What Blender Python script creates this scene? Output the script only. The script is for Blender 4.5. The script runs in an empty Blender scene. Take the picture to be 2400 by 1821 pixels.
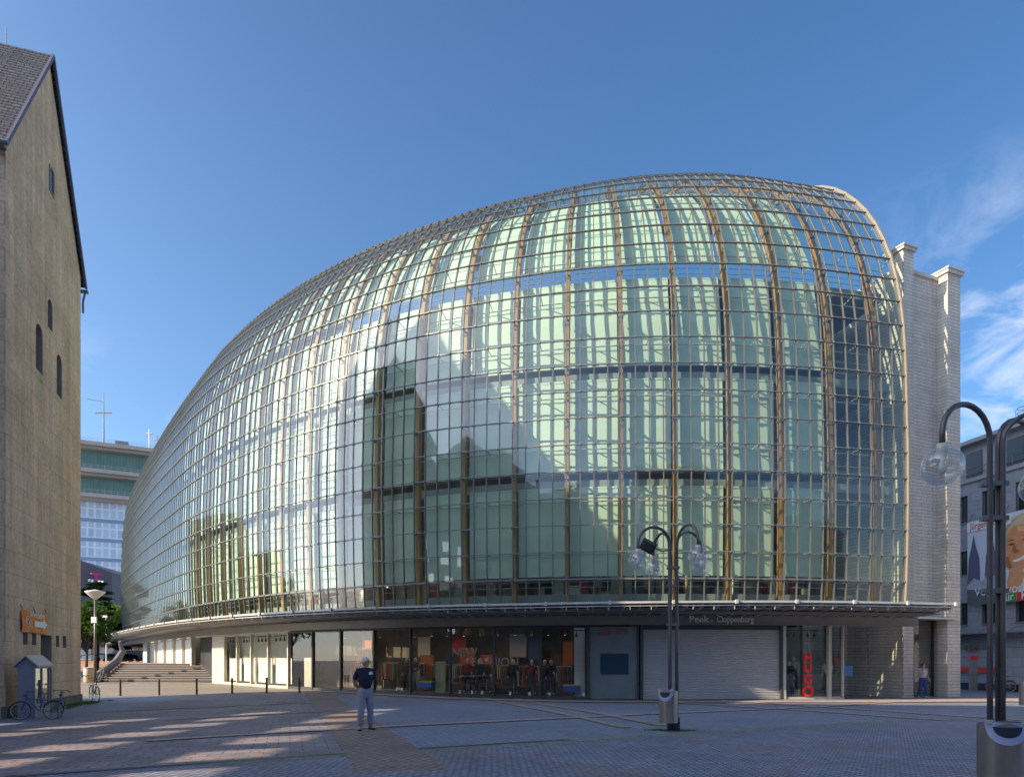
import bpy, math, random
from math import sin, cos, pi, radians as R, sqrt, atan2
from mathutils import Vector, Matrix, noise
random.seed(7)
C = bpy.context.scene
# ------------------------------------------------------------------ camera, sky, sun, exposure
FPX, HOR, CAMZ = 1600.0, 1545.0, 1.65
cam = bpy.data.cameras.new('camera'); camo = bpy.data.objects.new('camera', cam)
C.collection.objects.link(camo); C.camera = camo
camo.location = (0, 0, CAMZ); camo.rotation_euler = (R(90), 0, 0)
cam.sensor_width = 36; cam.lens = 36*FPX/2400; cam.shift_y = (HOR-910.5)/2400
cam.clip_start = .05; cam.clip_end = 3000
SUN_EL, SUN_AZ = 27.0, 65.5            # azimuth measured from straight behind the camera towards the left
SD = Vector((-sin(R(SUN_AZ))*cos(R(SUN_EL)), -cos(R(SUN_AZ))*cos(R(SUN_EL)), sin(R(SUN_EL))))
sl = bpy.data.lights.new('sun', 'SUN'); sl.energy = 5.0; sl.angle = R(.5); sl.color = (1, .81, .57)
so = bpy.data.objects.new('sun', sl); C.collection.objects.link(so)
so.rotation_euler = (-SD).to_track_quat('-Z', 'Y').to_euler(); so.location = (-60, -30, 60)
W = bpy.data.worlds.new('World'); C.world = W; W.use_nodes = True
wn, wl = W.node_tree.nodes, W.node_tree.links
bg = wn['Background']; bg.inputs['Strength'].default_value = .15
sky = wn.new('ShaderNodeTexSky'); sky.sky_type = 'NISHITA'; sky.sun_disc = False
sky.sun_elevation = R(SUN_EL); sky.sun_rotation = atan2(SD.x, SD.y) % (2*pi)
sky.air_density = 1.0; sky.dust_density = .35; sky.ozone_density = 4.0; sky.altitude = 50
tc = wn.new('ShaderNodeTexCoord'); sx = wn.new('ShaderNodeSeparateXYZ'); wl.new(tc.outputs['Generated'], sx.inputs[0])
def wmath(op, a, b=None, c=None, clamp=False):
    n = wn.new('ShaderNodeMath'); n.operation = op; n.use_clamp = clamp
    for i, v in enumerate((a, b, c)):
        if v is None: continue
        if isinstance(v, (int, float)): n.inputs[i].default_value = v
        else: wl.new(v, n.inputs[i])
    return n.outputs[0]
mp = wn.new('ShaderNodeMapping'); mp.inputs['Scale'].default_value = (2.2, 2.2, 5.0); mp.inputs['Rotation'].default_value = (.3, .5, .2)
wl.new(tc.outputs['Generated'], mp.inputs[0])
nz = wn.new('ShaderNodeTexNoise'); nz.inputs['Scale'].default_value = 3.4; nz.inputs['Detail'].default_value = 9
nz.inputs['Roughness'].default_value = .62; nz.inputs['Distortion'].default_value = .5; wl.new(mp.outputs[0], nz.inputs[0])
az = wmath('DIVIDE', sx.outputs[0], wmath('MAXIMUM', sx.outputs[1], .05))
m1 = wmath('MULTIPLY', wmath('SUBTRACT', az, .47), 4.5, clamp=True)
m2 = wmath('MULTIPLY', wmath('SUBTRACT', .54, sx.outputs[2]), 5.0, clamp=True)
m3 = wmath('MULTIPLY', wmath('SUBTRACT', nz.outputs[0], .46), 4.2, clamp=True)
mk = wmath('MULTIPLY', wmath('MULTIPLY', m1, m2), wmath('MULTIPLY', m3, .85))
l1 = wmath('MULTIPLY', wmath('SUBTRACT', -.35, az), 4.0, clamp=True)
l2 = wmath('MULTIPLY', wmath('SUBTRACT', .42, sx.outputs[2]), 3.0, clamp=True)
l3 = wmath('MULTIPLY', wmath('SUBTRACT', nz.outputs[0], .54), 5.0, clamp=True)
mk = wmath('ADD', mk, wmath('MULTIPLY', wmath('MULTIPLY', l1, l2), wmath('MULTIPLY', l3, .5)), clamp=True)
fr = wmath('GREATER_THAN', sx.outputs[1], 0)
mk = wmath('MULTIPLY', mk, fr)
# added bright glow round the sun behind the camera, whitens reflections and warms the fill
dp_ = wn.new('ShaderNodeVectorMath'); dp_.operation = 'DOT_PRODUCT'; wl.new(tc.outputs['Generated'], dp_.inputs[0]); dp_.inputs[1].default_value = tuple(SD)
gw = wmath('POWER', wmath('MAXIMUM', dp_.outputs['Value'], 0), 5)
hz_ = wmath('POWER', wmath('MULTIPLY_ADD', dp_.outputs['Value'], .5, .5, clamp=True), 3)
hz2 = wmath('POWER', wmath('SUBTRACT', 1, wmath('MAXIMUM', sx.outputs[2], 0), clamp=True), 1.5)
hzz = wmath('MULTIPLY', hz_, hz2)
mx = wn.new('ShaderNodeMix'); mx.data_type = 'RGBA'; wl.new(mk, mx.inputs[0]); wl.new(sky.outputs[0], mx.inputs[6])
mx.inputs[7].default_value = (5.2, 5.5, 6.4, 1)
hs = wn.new('ShaderNodeHueSaturation'); hs.inputs['Saturation'].default_value = 1.14; hs.inputs['Value'].default_value = .68
wl.new(mx.outputs[2], hs.inputs['Color'])
ga = wn.new('ShaderNodeVectorMath'); ga.operation = 'SCALE'; ga.inputs[0].default_value = (7.5, 7.2, 6.6); wl.new(gw, ga.inputs['Scale'])
gs = wn.new('ShaderNodeVectorMath'); gs.operation = 'ADD'; wl.new(hs.outputs[0], gs.inputs[0]); wl.new(ga.outputs[0], gs.inputs[1]); gb = wn.new('ShaderNodeVectorMath'); gb.operation = 'SCALE'; gb.inputs[0].default_value = (3.6, 4.7, 6.5); wl.new(hzz, gb.inputs['Scale']); gc_ = wn.new('ShaderNodeVectorMath'); gc_.operation = 'ADD'; wl.new(gs.outputs[0], gc_.inputs[0]); wl.new(gb.outputs[0], gc_.inputs[1]); wl.new(gc_.outputs[0], bg.inputs['Color'])
C.view_settings.view_transform = 'Standard'; C.view_settings.look = 'None'
C.view_settings.exposure = 0.9; C.view_settings.gamma = 1
C.render.engine = 'CYCLES'
cy = C.cycles; cy.use_denoising = True; cy.max_bounces = 12; cy.transparent_max_bounces = 24
cy.diffuse_bounces = 4; cy.glossy_bounces = 4; cy.transmission_bounces = 8; cy.sample_clamp_indirect = 20
cy.caustics_reflective = True; cy.blur_glossy = .4

# ------------------------------------------------------------------ helpers
GP = [(-3.4, 15.8, -.02), (4, 32, -.27), (26, 38, -.30), (-13, 40, -.03), (-17.7, 43.5, .05), (-16, 22, -.29), (-19, 30, -.27), (-27, 48, .08), (4, 16.8, -.10),
      (6, 8.5, -.05), (-2, 8, 0), (18, 24, -.25), (30, 44, -.35), (-12, 10, -.05), (-60, 80, .1), (60, 60, -.4), (20, -40, 0), (-40, -30, 0), (60, 0, -.3), (-45, 30, -.2)]
GC = {}
def gz(x, y):                          # the square falls gently to the right
    k = (round(x, 3), round(y, 3))
    if k not in GC:
        a = b = 0
        for px, py, z in GP: w = 1/((x-px)**2+(y-py)**2+22)**1.6; a += w*z; b += w
        GC[k] = a/b
    return GC[k]
def px2g(px, py):                      # point of the ground seen at a pixel of the 2400 px photograph
    Y = 20
    for _ in range(30):
        X = (px-1200)/FPX*Y
        Y = (CAMZ-gz(X, Y))*FPX/(py-HOR)
    return Vector(((px-1200)/FPX*Y, Y, gz((px-1200)/FPX*Y, Y)))
class MB:
    def __init__(s): s.v = []; s.f = []; s.m = []
    def face(s, pts, m=0):
        k = len(s.v); s.v += [tuple(p) for p in pts]; s.f.append(tuple(range(k, k+len(pts)))); s.m.append(m)
    def add(s, vs, fs, m=0):
        k = len(s.v); s.v += [tuple(p) for p in vs]
        for f in fs: s.f.append(tuple(i+k for i in f)); s.m.append(m)
    def box(s, x0, x1, y0, y1, z0, z1, m=0, M=None):
        vs = [Vector((x, y, z)) for z in (z0, z1) for y in (y0, y1) for x in (x0, x1)]
        if M is not None: vs = [M @ p for p in vs]
        s.add(vs, [(0, 2, 3, 1), (4, 5, 7, 6), (0, 1, 5, 4), (2, 6, 7, 3), (0, 4, 6, 2), (1, 3, 7, 5)], m)
    def bar(s, a, b, w, h, up=(0, 0, 1), m=0):       # rectangular bar from a to b
        a, b = Vector(a), Vector(b); d = (b-a).normalized(); u = Vector(up)
        sd = d.cross(u)
        if sd.length < 1e-4: sd = d.cross(Vector((1, 0, 0)))
        sd.normalize(); u = sd.cross(d).normalized()
        vs = []
        for p in (a, b):
            for i, j in ((-1, -1), (1, -1), (1, 1), (-1, 1)): vs.append(p+sd*(w/2*i)+u*(h/2*j))
        s.add(vs, [(3, 2, 1, 0), (4, 5, 6, 7), (0, 1, 5, 4), (1, 2, 6, 5), (2, 3, 7, 6), (3, 0, 4, 7)], m)
    def tube(s, pts, r, n=8, m=0, caps=True, closed=False):
        pts = [Vector(p) for p in pts]; N = len(pts); rs = r if isinstance(r, (list, tuple)) else [r]*N
        k = len(s.v); prev = None
        for i, p in enumerate(pts):
            if closed: d = (pts[(i+1) % N]-pts[i-1]).normalized()
            else: d = (pts[min(i+1, N-1)]-pts[max(i-1, 0)]).normalized()
            if prev is None:
                sd = d.cross(Vector((0, 0, 1)))
                if sd.length < 1e-3: sd = d.cross(Vector((1, 0, 0)))
            else: sd = prev-d*prev.dot(d)
            sd.normalize(); prev = sd; u = sd.cross(d)
            for j in range(n):
                t = 2*pi*j/n; s.v.append(tuple(p+sd*(rs[i]*cos(t))+u*(rs[i]*sin(t))))
        L = N if closed else N-1
        for i in range(L):
            for j in range(n):
                a = k+i*n+j; b = k+i*n+(j+1) % n; c = k+((i+1) % N)*n+(j+1) % n; d_ = k+((i+1) % N)*n+j
                s.f.append((a, d_, c, b)); s.m.append(m)
        if caps and not closed:
            s.f.append(tuple(k+j for j in range(n))); s.m.append(m)
            s.f.append(tuple(k+(N-1)*n+j for j in reversed(range(n)))); s.m.append(m)
    def lathe(s, prof, cx=0, cy=0, cz=0, n=20, m=0, sx=1, sy=1, cap=True):
        k = len(s.v)
        for r, z in prof:
            for j in range(n):
                t = 2*pi*j/n; s.v.append((cx+r*cos(t)*sx, cy+r*sin(t)*sy, cz+z))
        for i in range(len(prof)-1):
            for j in range(n):
                s.f.append((k+i*n+j, k+i*n+(j+1) % n, k+(i+1)*n+(j+1) % n, k+(i+1)*n+j)); s.m.append(m)
        if cap:
            s.f.append(tuple(k+j for j in reversed(range(n)))); s.m.append(m)
            s.f.append(tuple(k+(len(prof)-1)*n+j for j in range(n))); s.m.append(m)
    def grid(s, rows, m=0):                       # rows of equal length point lists
        k = len(s.v); nn = len(rows[0])
        for r in rows: s.v += [tuple(p) for p in r]
        for i in range(len(rows)-1):
            for j in range(nn-1):
                s.f.append((k+i*nn+j, k+i*nn+j+1, k+(i+1)*nn+j+1, k+(i+1)*nn+j)); s.m.append(m)
    def sweep(s, secs, m=0, caps=True):           # closed cross-sections
        k = len(s.v); n = len(secs[0])
        for q in secs: s.v += [tuple(p) for p in q]
        for i in range(len(secs)-1):
            for j in range(n):
                s.f.append((k+i*n+j, k+i*n+(j+1) % n, k+(i+1)*n+(j+1) % n, k+(i+1)*n+j)); s.m.append(m)
        if caps:
            s.f.append(tuple(k+j for j in reversed(range(n)))); s.m.append(m)
            s.f.append(tuple(k+(len(secs)-1)*n+j for j in range(n))); s.m.append(m)
    def build(s, name, mats, parent=None, smooth=False, world=False, label=None):
        me = bpy.data.meshes.new(name); v = s.v
        if world and parent is not None:
            inv = root_matrix(parent).inverted(); v = [tuple(inv @ Vector(p)) for p in v]
        me.from_pydata(v, [], s.f)
        if not isinstance(mats, (list, tuple)): mats = [mats]
        for mm in mats: me.materials.append(mm)
        me.polygons.foreach_set('material_index', s.m)
        if smooth: me.polygons.foreach_set('use_smooth', [True]*len(s.f))
        me.update()
        o = bpy.data.objects.new(name, me); C.collection.objects.link(o)
        if parent is not None: o.parent = parent
        if label: o['label'] = label
        return o
def root_matrix(o):
    M = Matrix.Identity(4)
    while o is not None:
        M = (Matrix.Translation(o.location) @ o.rotation_euler.to_matrix().to_4x4() @ Matrix.Diagonal((*o.scale, 1))) @ M
        o = o.parent
    return M
def thing(name, label, cat, loc=(0, 0, 0), rz=0, group=None):
    o = bpy.data.objects.new(name, None); C.collection.objects.link(o)
    o.location = loc; o.rotation_euler = (0, 0, rz); o.empty_display_size = .2
    return tag(o, label, cat, group)
def tag(o, label, cat, group=None):
    o['label'] = label; o['category'] = cat
    if group: o['group'] = group
    return o
def struct(o, kind='structure'): o['kind'] = kind; return o
def copy_thing(r, loc, rz, label=None, scale=None):
    c = r.copy(); C.collection.objects.link(c); c.location = loc; c.rotation_euler = (0, 0, rz)
    if label: c['label'] = label
    if scale: c.scale = scale
    for ch in r.children:
        d = ch.copy(); C.collection.objects.link(d); d.parent = c
        for g in ch.children:
            e = g.copy(); C.collection.objects.link(e); e.parent = d
    return c
def text(s, size, M, name, mat, parent=None, ext=.01, align='CENTER', sx=1.0, bold=0, fit=None):
    cu = bpy.data.curves.new(name, 'FONT'); cu.body = s; cu.size = size; cu.extrude = ext; cu.offset = bold; cu.align_x = align
    cu.align_y = 'CENTER'; cu.materials.append(mat)
    o = bpy.data.objects.new(name, cu); me = bpy.data.meshes.new_from_object(o); bpy.data.objects.remove(o); bpy.data.curves.remove(cu)
    if not me.materials: me.materials.append(mat)
    o = bpy.data.objects.new(name, me); C.collection.objects.link(o)
    if parent is not None: M = root_matrix(parent).inverted() @ M; o.parent = parent
    if fit: xs_ = [v.co.x for v in me.vertices]; sx = fit/(max(xs_)-min(xs_))
    o.matrix_local = M @ Matrix.Diagonal((sx, 1, 1, 1))
    return o
def facing(p, d, up=(0, 0, 1)):          # matrix whose X runs along d, Y up: text standing on a wall
    X = Vector(d).normalized(); Y = Vector(up).normalized(); Z = X.cross(Y).normalized()
    M = Matrix.Identity(4)
    for i in range(3): M[i][0] = X[i]; M[i][1] = Y[i]; M[i][2] = Z[i]; M[i][3] = p[i]
    return M
# ------------------------------------------------------------------ materials
def mat(name, col, rough=.7, metal=0, var=0, vscale=3.0, bump=0, bscale=30, spec=.5, col2=None, stretch=None, coords='Object', alpha=None):
    m = bpy.data.materials.new(name); m.use_nodes = True; n, l = m.node_tree.nodes, m.node_tree.links
    b = n['Principled BSDF']; b.inputs['Base Color'].default_value = (*col, 1); b.inputs['Roughness'].default_value = rough
    b.inputs['Metallic'].default_value = metal; b.inputs['Specular IOR Level'].default_value = spec
    if var or bump:
        t = n.new('ShaderNodeTexCoord'); src = t.outputs[coords]
        if stretch:
            q = n.new('ShaderNodeMapping'); q.inputs['Scale'].default_value = stretch; l.new(src, q.inputs[0]); src = q.outputs[0]
    if var:
        z = n.new('ShaderNodeTexNoise'); z.inputs['Scale'].default_value = vscale; z.inputs['Detail'].default_value = 6
        z.inputs['Roughness'].default_value = .65; l.new(src, z.inputs[0])
        r = n.new('ShaderNodeValToRGB'); c2 = col2 or tuple(c*(1-var) for c in col)
        r.color_ramp.elements[0].position = .32; r.color_ramp.elements[0].color = (*c2, 1)
        r.color_ramp.elements[1].position = .68; r.color_ramp.elements[1].color = (*[min(1, c*(1+var*.5)) for c in col], 1)
        l.new(z.outputs[0], r.inputs[0]); l.new(r.outputs[0], b.inputs['Base Color'])
    if bump:
        z2 = n.new('ShaderNodeTexNoise'); z2.inputs['Scale'].default_value = bscale; z2.inputs['Detail'].default_value = 4; l.new(src, z2.inputs[0])
        bp = n.new('ShaderNodeBump'); bp.inputs['Strength'].default_value = bump; bp.inputs['Distance'].default_value = .02
        l.new(z2.outputs[0], bp.inputs['Height']); l.new(bp.outputs[0], b.inputs['Normal'])
    return m
def brickmat(name, c1, c2, mortar, bw, bh, ms=.012, rough=.75, rot=0, off=.5, var=.25, axis='XY', bump=.4, vscale=.35, coords='Object', jit=.5, tintc=None, tints=.5, streak=0):
    m = bpy.data.materials.new(name); m.use_nodes = True; n, l = m.node_tree.nodes, m.node_tree.links
    b = n['Principled BSDF']; b.inputs['Roughness'].default_value = rough; b.inputs['Specular IOR Level'].default_value = .35
    t = n.new('ShaderNodeTexCoord'); src = t.outputs[coords]
    if axis != 'XY':
        s_ = n.new('ShaderNodeSeparateXYZ'); c_ = n.new('ShaderNodeCombineXYZ'); l.new(src, s_.inputs[0])
        ax = {'X': 0, 'Y': 1, 'Z': 2}; l.new(s_.outputs[ax[axis[0]]], c_.inputs[0]); l.new(s_.outputs[ax[axis[1]]], c_.inputs[1]); src = c_.outputs[0]
    q = n.new('ShaderNodeMapping'); q.inputs['Rotation'].default_value = (0, 0, rot); l.new(src, q.inputs[0])
    k = n.new('ShaderNodeTexBrick'); k.offset = off; l.new(q.outputs[0], k.inputs[0])
    k.inputs['Scale'].default_value = 1; k.inputs['Brick Width'].default_value = bw; k.inputs['Row Height'].default_value = bh
    k.inputs['Mortar Size'].default_value = ms; k.inputs['Mortar Smooth'].default_value = .2; k.inputs['Bias'].default_value = 0
    k.inputs['Color1'].default_value = (*c1, 1); k.inputs['Color2'].default_value = (*c2, 1); k.inputs['Mortar'].default_value = (*mortar, 1)
    z = n.new('ShaderNodeTexNoise'); z.inputs['Scale'].default_value = vscale; z.inputs['Detail'].default_value = 8; z.inputs['Roughness'].default_value = .7; l.new(t.outputs[coords], z.inputs[0])
    r = n.new('ShaderNodeMapRange'); r.inputs['From Min'].default_value = .3; r.inputs['From Max'].default_value = .7
    r.inputs['To Min'].default_value = 1-var; r.inputs['To Max'].default_value = 1+var*.6; l.new(z.outputs[0], r.inputs[0])
    mu = n.new('ShaderNodeMix'); mu.data_type = 'RGBA'; mu.blend_type = 'MULTIPLY'; mu.inputs[0].default_value = 1
    l.new(k.outputs['Color'], mu.inputs[6]); l.new(r.outputs[0], mu.inputs[7]); out = mu.outputs[2]
    if tintc:
        z3 = n.new('ShaderNodeTexNoise'); z3.inputs['Scale'].default_value = .55; z3.inputs['Detail'].default_value = 5; l.new(t.outputs[coords], z3.inputs[0])
        r3 = n.new('ShaderNodeMapRange'); r3.inputs['From Min'].default_value = .5; r3.inputs['From Max'].default_value = .66; r3.inputs['To Max'].default_value = tints; l.new(z3.outputs[0], r3.inputs[0])
        m3_ = n.new('ShaderNodeMix'); m3_.data_type = 'RGBA'; m3_.inputs[7].default_value = (*tintc, 1); l.new(r3.outputs[0], m3_.inputs[0]); l.new(out, m3_.inputs[6]); out = m3_.outputs[2]
    z5 = n.new('ShaderNodeTexNoise'); z5.inputs['Scale'].default_value = 9; z5.inputs['Detail'].default_value = 6; l.new(t.outputs[coords], z5.inputs[0])
    r5 = n.new('ShaderNodeMapRange'); r5.inputs['From Min'].default_value = .3; r5.inputs['From Max'].default_value = .7; r5.inputs['To Min'].default_value = 1-jit*.3; r5.inputs['To Max'].default_value = 1+jit*.25; l.new(z5.outputs[0], r5.inputs[0])
    m5 = n.new('ShaderNodeMix'); m5.data_type = 'RGBA'; m5.blend_type = 'MULTIPLY'; m5.inputs[0].default_value = 1; l.new(out, m5.inputs[6]); l.new(r5.outputs[0], m5.inputs[7])
    out = m5.outputs[2]
    if streak:
        qs = n.new('ShaderNodeMapping'); qs.inputs['Scale'].default_value = (1.6, 1.6, .10); l.new(t.outputs[coords], qs.inputs[0])
        zs = n.new('ShaderNodeTexNoise'); zs.inputs['Scale'].default_value = 1.3; zs.inputs['Detail'].default_value = 7; zs.inputs['Roughness'].default_value = .7; l.new(qs.outputs[0], zs.inputs[0])
        rs_ = n.new('ShaderNodeMapRange'); rs_.inputs['From Min'].default_value = .38; rs_.inputs['From Max'].default_value = .62; rs_.inputs['To Min'].default_value = 1-streak; rs_.inputs['To Max'].default_value = 1+streak*.3; l.new(zs.outputs[0], rs_.inputs[0])
        ms_ = n.new('ShaderNodeMix'); ms_.data_type = 'RGBA'; ms_.blend_type = 'MULTIPLY'; ms_.inputs[0].default_value = 1; l.new(out, ms_.inputs[6]); l.new(rs_.outputs[0], ms_.inputs[7]); out = ms_.outputs[2]
    l.new(out, b.inputs['Base Color'])
    if bump:
        bp = n.new('ShaderNodeBump'); bp.inputs['Strength'].default_value = bump; bp.inputs['Distance'].default_value = .012; bp.invert = True
        l.new(k.outputs['Fac'], bp.inputs['Height']); l.new(bp.outputs[0], b.inputs['Normal'])
    return m
def glassmat(name, tint, ior=1.5, rough=0.0, gcol=(1, 1, 1), dirt=0, lobe=0):
    m = bpy.data.materials.new(name); m.use_nodes = True; n, l = m.node_tree.nodes, m.node_tree.links
    n.remove(n['Principled BSDF']); o = n['Material Output']
    t = n.new('ShaderNodeBsdfTransparent'); t.inputs[0].default_value = (*tint, 1)
    g = n.new('ShaderNodeBsdfGlossy'); g.inputs['Color'].default_value = (*gcol, 1); g.inputs['Roughness'].default_value = rough
    f = n.new('ShaderNodeFresnel'); ge = n.new('ShaderNodeNewGeometry'); mr = n.new('ShaderNodeMapRange')
    mr.inputs['To Min'].default_value = ior; mr.inputs['To Max'].default_value = 1/ior
    l.new(ge.outputs['Backfacing'], mr.inputs[0]); l.new(mr.outputs[0], f.inputs['IOR'])
    x = n.new('ShaderNodeMixShader'); l.new(f.outputs[0], x.inputs[0]); l.new(t.outputs[0], x.inputs[1]); l.new(g.outputs[0], x.inputs[2])
    out = x.outputs[0]
    if lobe:
        g2 = n.new('ShaderNodeBsdfGlossy'); g2.inputs['Color'].default_value = (*gcol, 1); g2.inputs['Roughness'].default_value = lobe
        gm = n.new('ShaderNodeMixShader'); gm.inputs[0].default_value = .35; l.new(g.outputs[0], gm.inputs[1]); l.new(g2.outputs[0], gm.inputs[2]); l.new(gm.outputs[0], x.inputs[2])
    if dirt:
        d = n.new('ShaderNodeBsdfDiffuse'); d.inputs[0].default_value = (.7, .72, .7, 1); y = n.new('ShaderNodeMixShader'); y.inputs[0].default_value = dirt
        l.new(out, y.inputs[1]); l.new(d.outputs[0], y.inputs[2]); out = y.outputs[0]
    l.new(out, o.inputs[0]); return m
M_ = {}
M_['glass'] = glassmat('facade_glass', (.82, .92, .86), 1.85, 0.0, (.97, .98, 1), lobe=.14)
M_['shopglass'] = glassmat('shop_glass', (.84, .88, .86), 1.6)
M_['globe'] = glassmat('globe_glass', (.90, .91, .92), 2.0, 0, (1, 1, 1), .07)
M_['mullion'] = mat('mullion_metal', (.17, .165, .16), .42, .35, .12, 2)
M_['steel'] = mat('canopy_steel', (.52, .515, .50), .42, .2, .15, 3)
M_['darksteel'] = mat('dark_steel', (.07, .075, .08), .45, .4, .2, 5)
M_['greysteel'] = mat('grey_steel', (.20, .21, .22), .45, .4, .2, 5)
M_['wood'] = mat('glulam_timber', (.40, .20, .075), .5, 0, .35, 2.5, stretch=(3, 3, .4))
M_['blind'] = mat('pale_green_blind', (.56, .65, .56), .75, 0, .06, .8)
M_['slab'] = mat('floor_slab', (.26, .28, .28), .7, 0, .15, 2)
M_['core'] = mat('interior_wall', (.20, .25, .24), .8, 0, .3, .6)
M_['white'] = mat('white_panel', (.80, .79, .76), .6, 0, .05, 2)
M_['dark'] = mat('dark_interior', (.025, .025, .028), .8, 0, .3, 2)
M_['stone'] = brickmat('clad_stone', (.66, .60, .53), (.585, .53, .465), (.21, .19, .175), 1.6, .175, .011, .7, axis='XZ', var=.14, bump=.6, jit=.35, vscale=.8, streak=.14)
M_['stonetop'] = mat('cap_stone', (.56, .52, .46), .7, 0, .12, 2, .2, 30)
# ------------------------------------------------------------------ ground
g = MB(); NX, NY = 150, 150
def sp(a, b, n, k):
    return [a+(b-a)*(i/n) for i in range(n+1)]
xs = [-900, -500, -250, -150, -100, -70] + [-50+i*1.25 for i in range(81)] + [70, 100, 150, 250, 500, 900]
ys = [-900, -400, -150, -80, -50] + [-35+i*1.25 for i in range(100)] + [105, 130, 170, 250, 400, 700, 1500]
g.grid([[(x, y, gz(x, y)) for x in xs] for y in ys])
m = bpy.data.materials.new('plaza_setts'); m.use_nodes = True
M_['ground'] = brickmat('plaza_setts', (.255, .275, .350), (.205, .225, .300), (.105, .115, .15), .22, .11, .010, .62, rot=R(29), var=.22, bump=.5, vscale=.25, jit=.9)
M_['near'] = brickmat('worn_cobbles', (.285, .295, .365), (.215, .230, .300), (.095, .104, .13), .13, .11, .014, .7, rot=R(29), var=.3, bump=.8, vscale=.5, jit=.9, tintc=(.24, .15, .145), tints=.5)
M_['slabs'] = brickmat('old_paving_slabs', (.290, .240, .255), (.215, .185, .21), (.085, .078, .09), .46, .30, .012, .68, rot=R(-18), var=.3, bump=.5, vscale=.5, jit=.9, tintc=(.16, .135, .12), tints=.6)
M_['brickband'] = brickmat('brown_brick_paving', (.30, .215, .18), (.235, .175, .155), (.10, .08, .075), .24, .155, .012, .7, rot=R(108.5), var=.25, bump=.5, jit=.8)
M_['pinkband'] = brickmat('pink_brick_line', (.50, .38, .32), (.42, .32, .28), (.3, .25, .23), .2, .1, .01, .7, rot=R(30), var=.25, bump=.4, jit=.8)
M_['yellowband'] = brickmat('sandy_brick_line', (.36, .33, .25), (.31, .28, .23), (.2, .18, .15), .2, .1, .01, .7, rot=R(-57), var=.25, bump=.4, jit=.8)
M_['moss'] = mat('mossy_joint_cobbles', (.19, .20, .195), .8, 0, .5, 4, .6, 25, col2=(.11, .145, .09))
o = struct(g.build('ground', M_['ground']))
def strip(name, pts_l, pts_r, mt, dz, label=None, n=30):
    s = MB(); rl, rr = [], []
    for i in range(n+1):
        t = i/n*(len(pts_l)-1); k = min(int(t), len(pts_l)-2); t -= k
        for arr, P in ((rl, pts_l), (rr, pts_r)):
            x = P[k][0]*(1-t)+P[k+1][0]*t; y = P[k][1]*(1-t)+P[k+1][1]*t; arr.append((x, y))
    rows = []
    for a, b in zip(rl, rr):
        rows.append([(a[0]+(b[0]-a[0])*j/12, a[1]+(b[1]-a[1])*j/12, gz(a[0]+(b[0]-a[0])*j/12, a[1]+(b[1]-a[1])*j/12)+dz) for j in range(13)])
    s.grid(rows)
    a, b, c = (Vector(s.v[k]) for k in s.f[0][:3])
    if (b-a).cross(c-a).z < 0: s.f = [f[::-1] for f in s.f]
    return struct(s.build(name, mt))
# the near field, this side of the drain line running (-4.9,11.2) -> (18,24)
DL = [(-30, -2.8), (-4.9, 11.2), (18, 24), (60, 47.5)]
strip('cobbled_plaza', DL, [(-30, -34), (-4.9, -34), (18, -34), (60, -34)], M_['near'], .004, n=40)
def off(P, d):
    return [(x+d*.49, y-d*.87) for x, y in P]
strip('old_slab_paving', [(-30, 22), (-16, 33.0), (-10.9, 35.2), (-2.55, 11.0)][1:], [(-30, 3), (-12.0, 7.3), (-7, 9.9), (-2.9, 12.2)][1:], M_['slabs'], .004, n=40)
strip('mossy_cobble_edge', DL[1:], off(DL[1:], .42), M_['moss'], .008)
d = MB(); a = Vector((-9, 8.9, 0)); b = Vector((1.2, 14.6, 0))
strip('drain_channel', [(a.x, a.y), (b.x, b.y)], [(a.x+.07, a.y-.13), (b.x+.07, b.y-.13)], brickmat('drain_grate', (.10, .105, .11), (.08, .085, .09), (.01, .01, .012), .04, .3, .012, .5, rot=R(29), bump=.8), .012)
strip('brown_brick_path', [(-11.3, 37.0), (-2.35, 10.3), (-.1, 3.6)], [(-9.75, 36.6), (-1.13, 11), (1.2, 4.0)], M_['brickband'], .012, n=40)
fan = [(-6+i*.8, 8.9+.25*i+ .35*sin(i*.6)) for i in range(20)]
strip('fan_cobbles', [(x, min(y, 10.9)+.02*x) for x, y in fan], [(x, -4) for x, y in fan], M_['near'], .016)
def line(p, q, w, mt, dz, name):
    p, q = Vector((*p, 0)), Vector((*q, 0)); s_ = (q-p).normalized().cross(Vector((0, 0, 1)))*w/2
    strip(name, [(p-s_)[:2], (q-s_)[:2]], [(p+s_)[:2], (q+s_)[:2]], mt, dz)
line((-1.5, 34.0), (2.9, 17.3), .34, M_['yellowband'], .020, 'sandy_paving_line')
line((-.1, 34.0), (3.95, 17.9), .34, M_['yellowband'], .020, 'sandy_paving_line')
line((-7.6, 14.2), (22, 33.4), .30, M_['pinkband'], .024, 'pink_paving_line')
line((-10.5, 20.5), (-5.8, 23.5), .28, M_['pinkband'], .024, 'pink_paving_line')
line((-15, 24.8), (-7.6, 29.4), .28, M_['pinkband'], .024, 'pink_paving_line')
line((9.5, 31.2), (16, 20.5), .30, M_['pinkband'], .028, 'pink_paving_line')
line((6.0, 31.6), (13, 20.5), .30, M_['pinkband'], .028, 'pink_paving_line')
strip('brick_apron', [(-10, 36.6), (-3.2, 32.9), (3, 31.1), (9, 30.7), (15, 31.1), (27, 34.6)], [(-10, 35.9), (-3.4, 31.9), (3, 30.1), (9, 29.6), (15.2, 29.6), (28, 31.5)], M_['pinkband'], .032, n=50)
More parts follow.
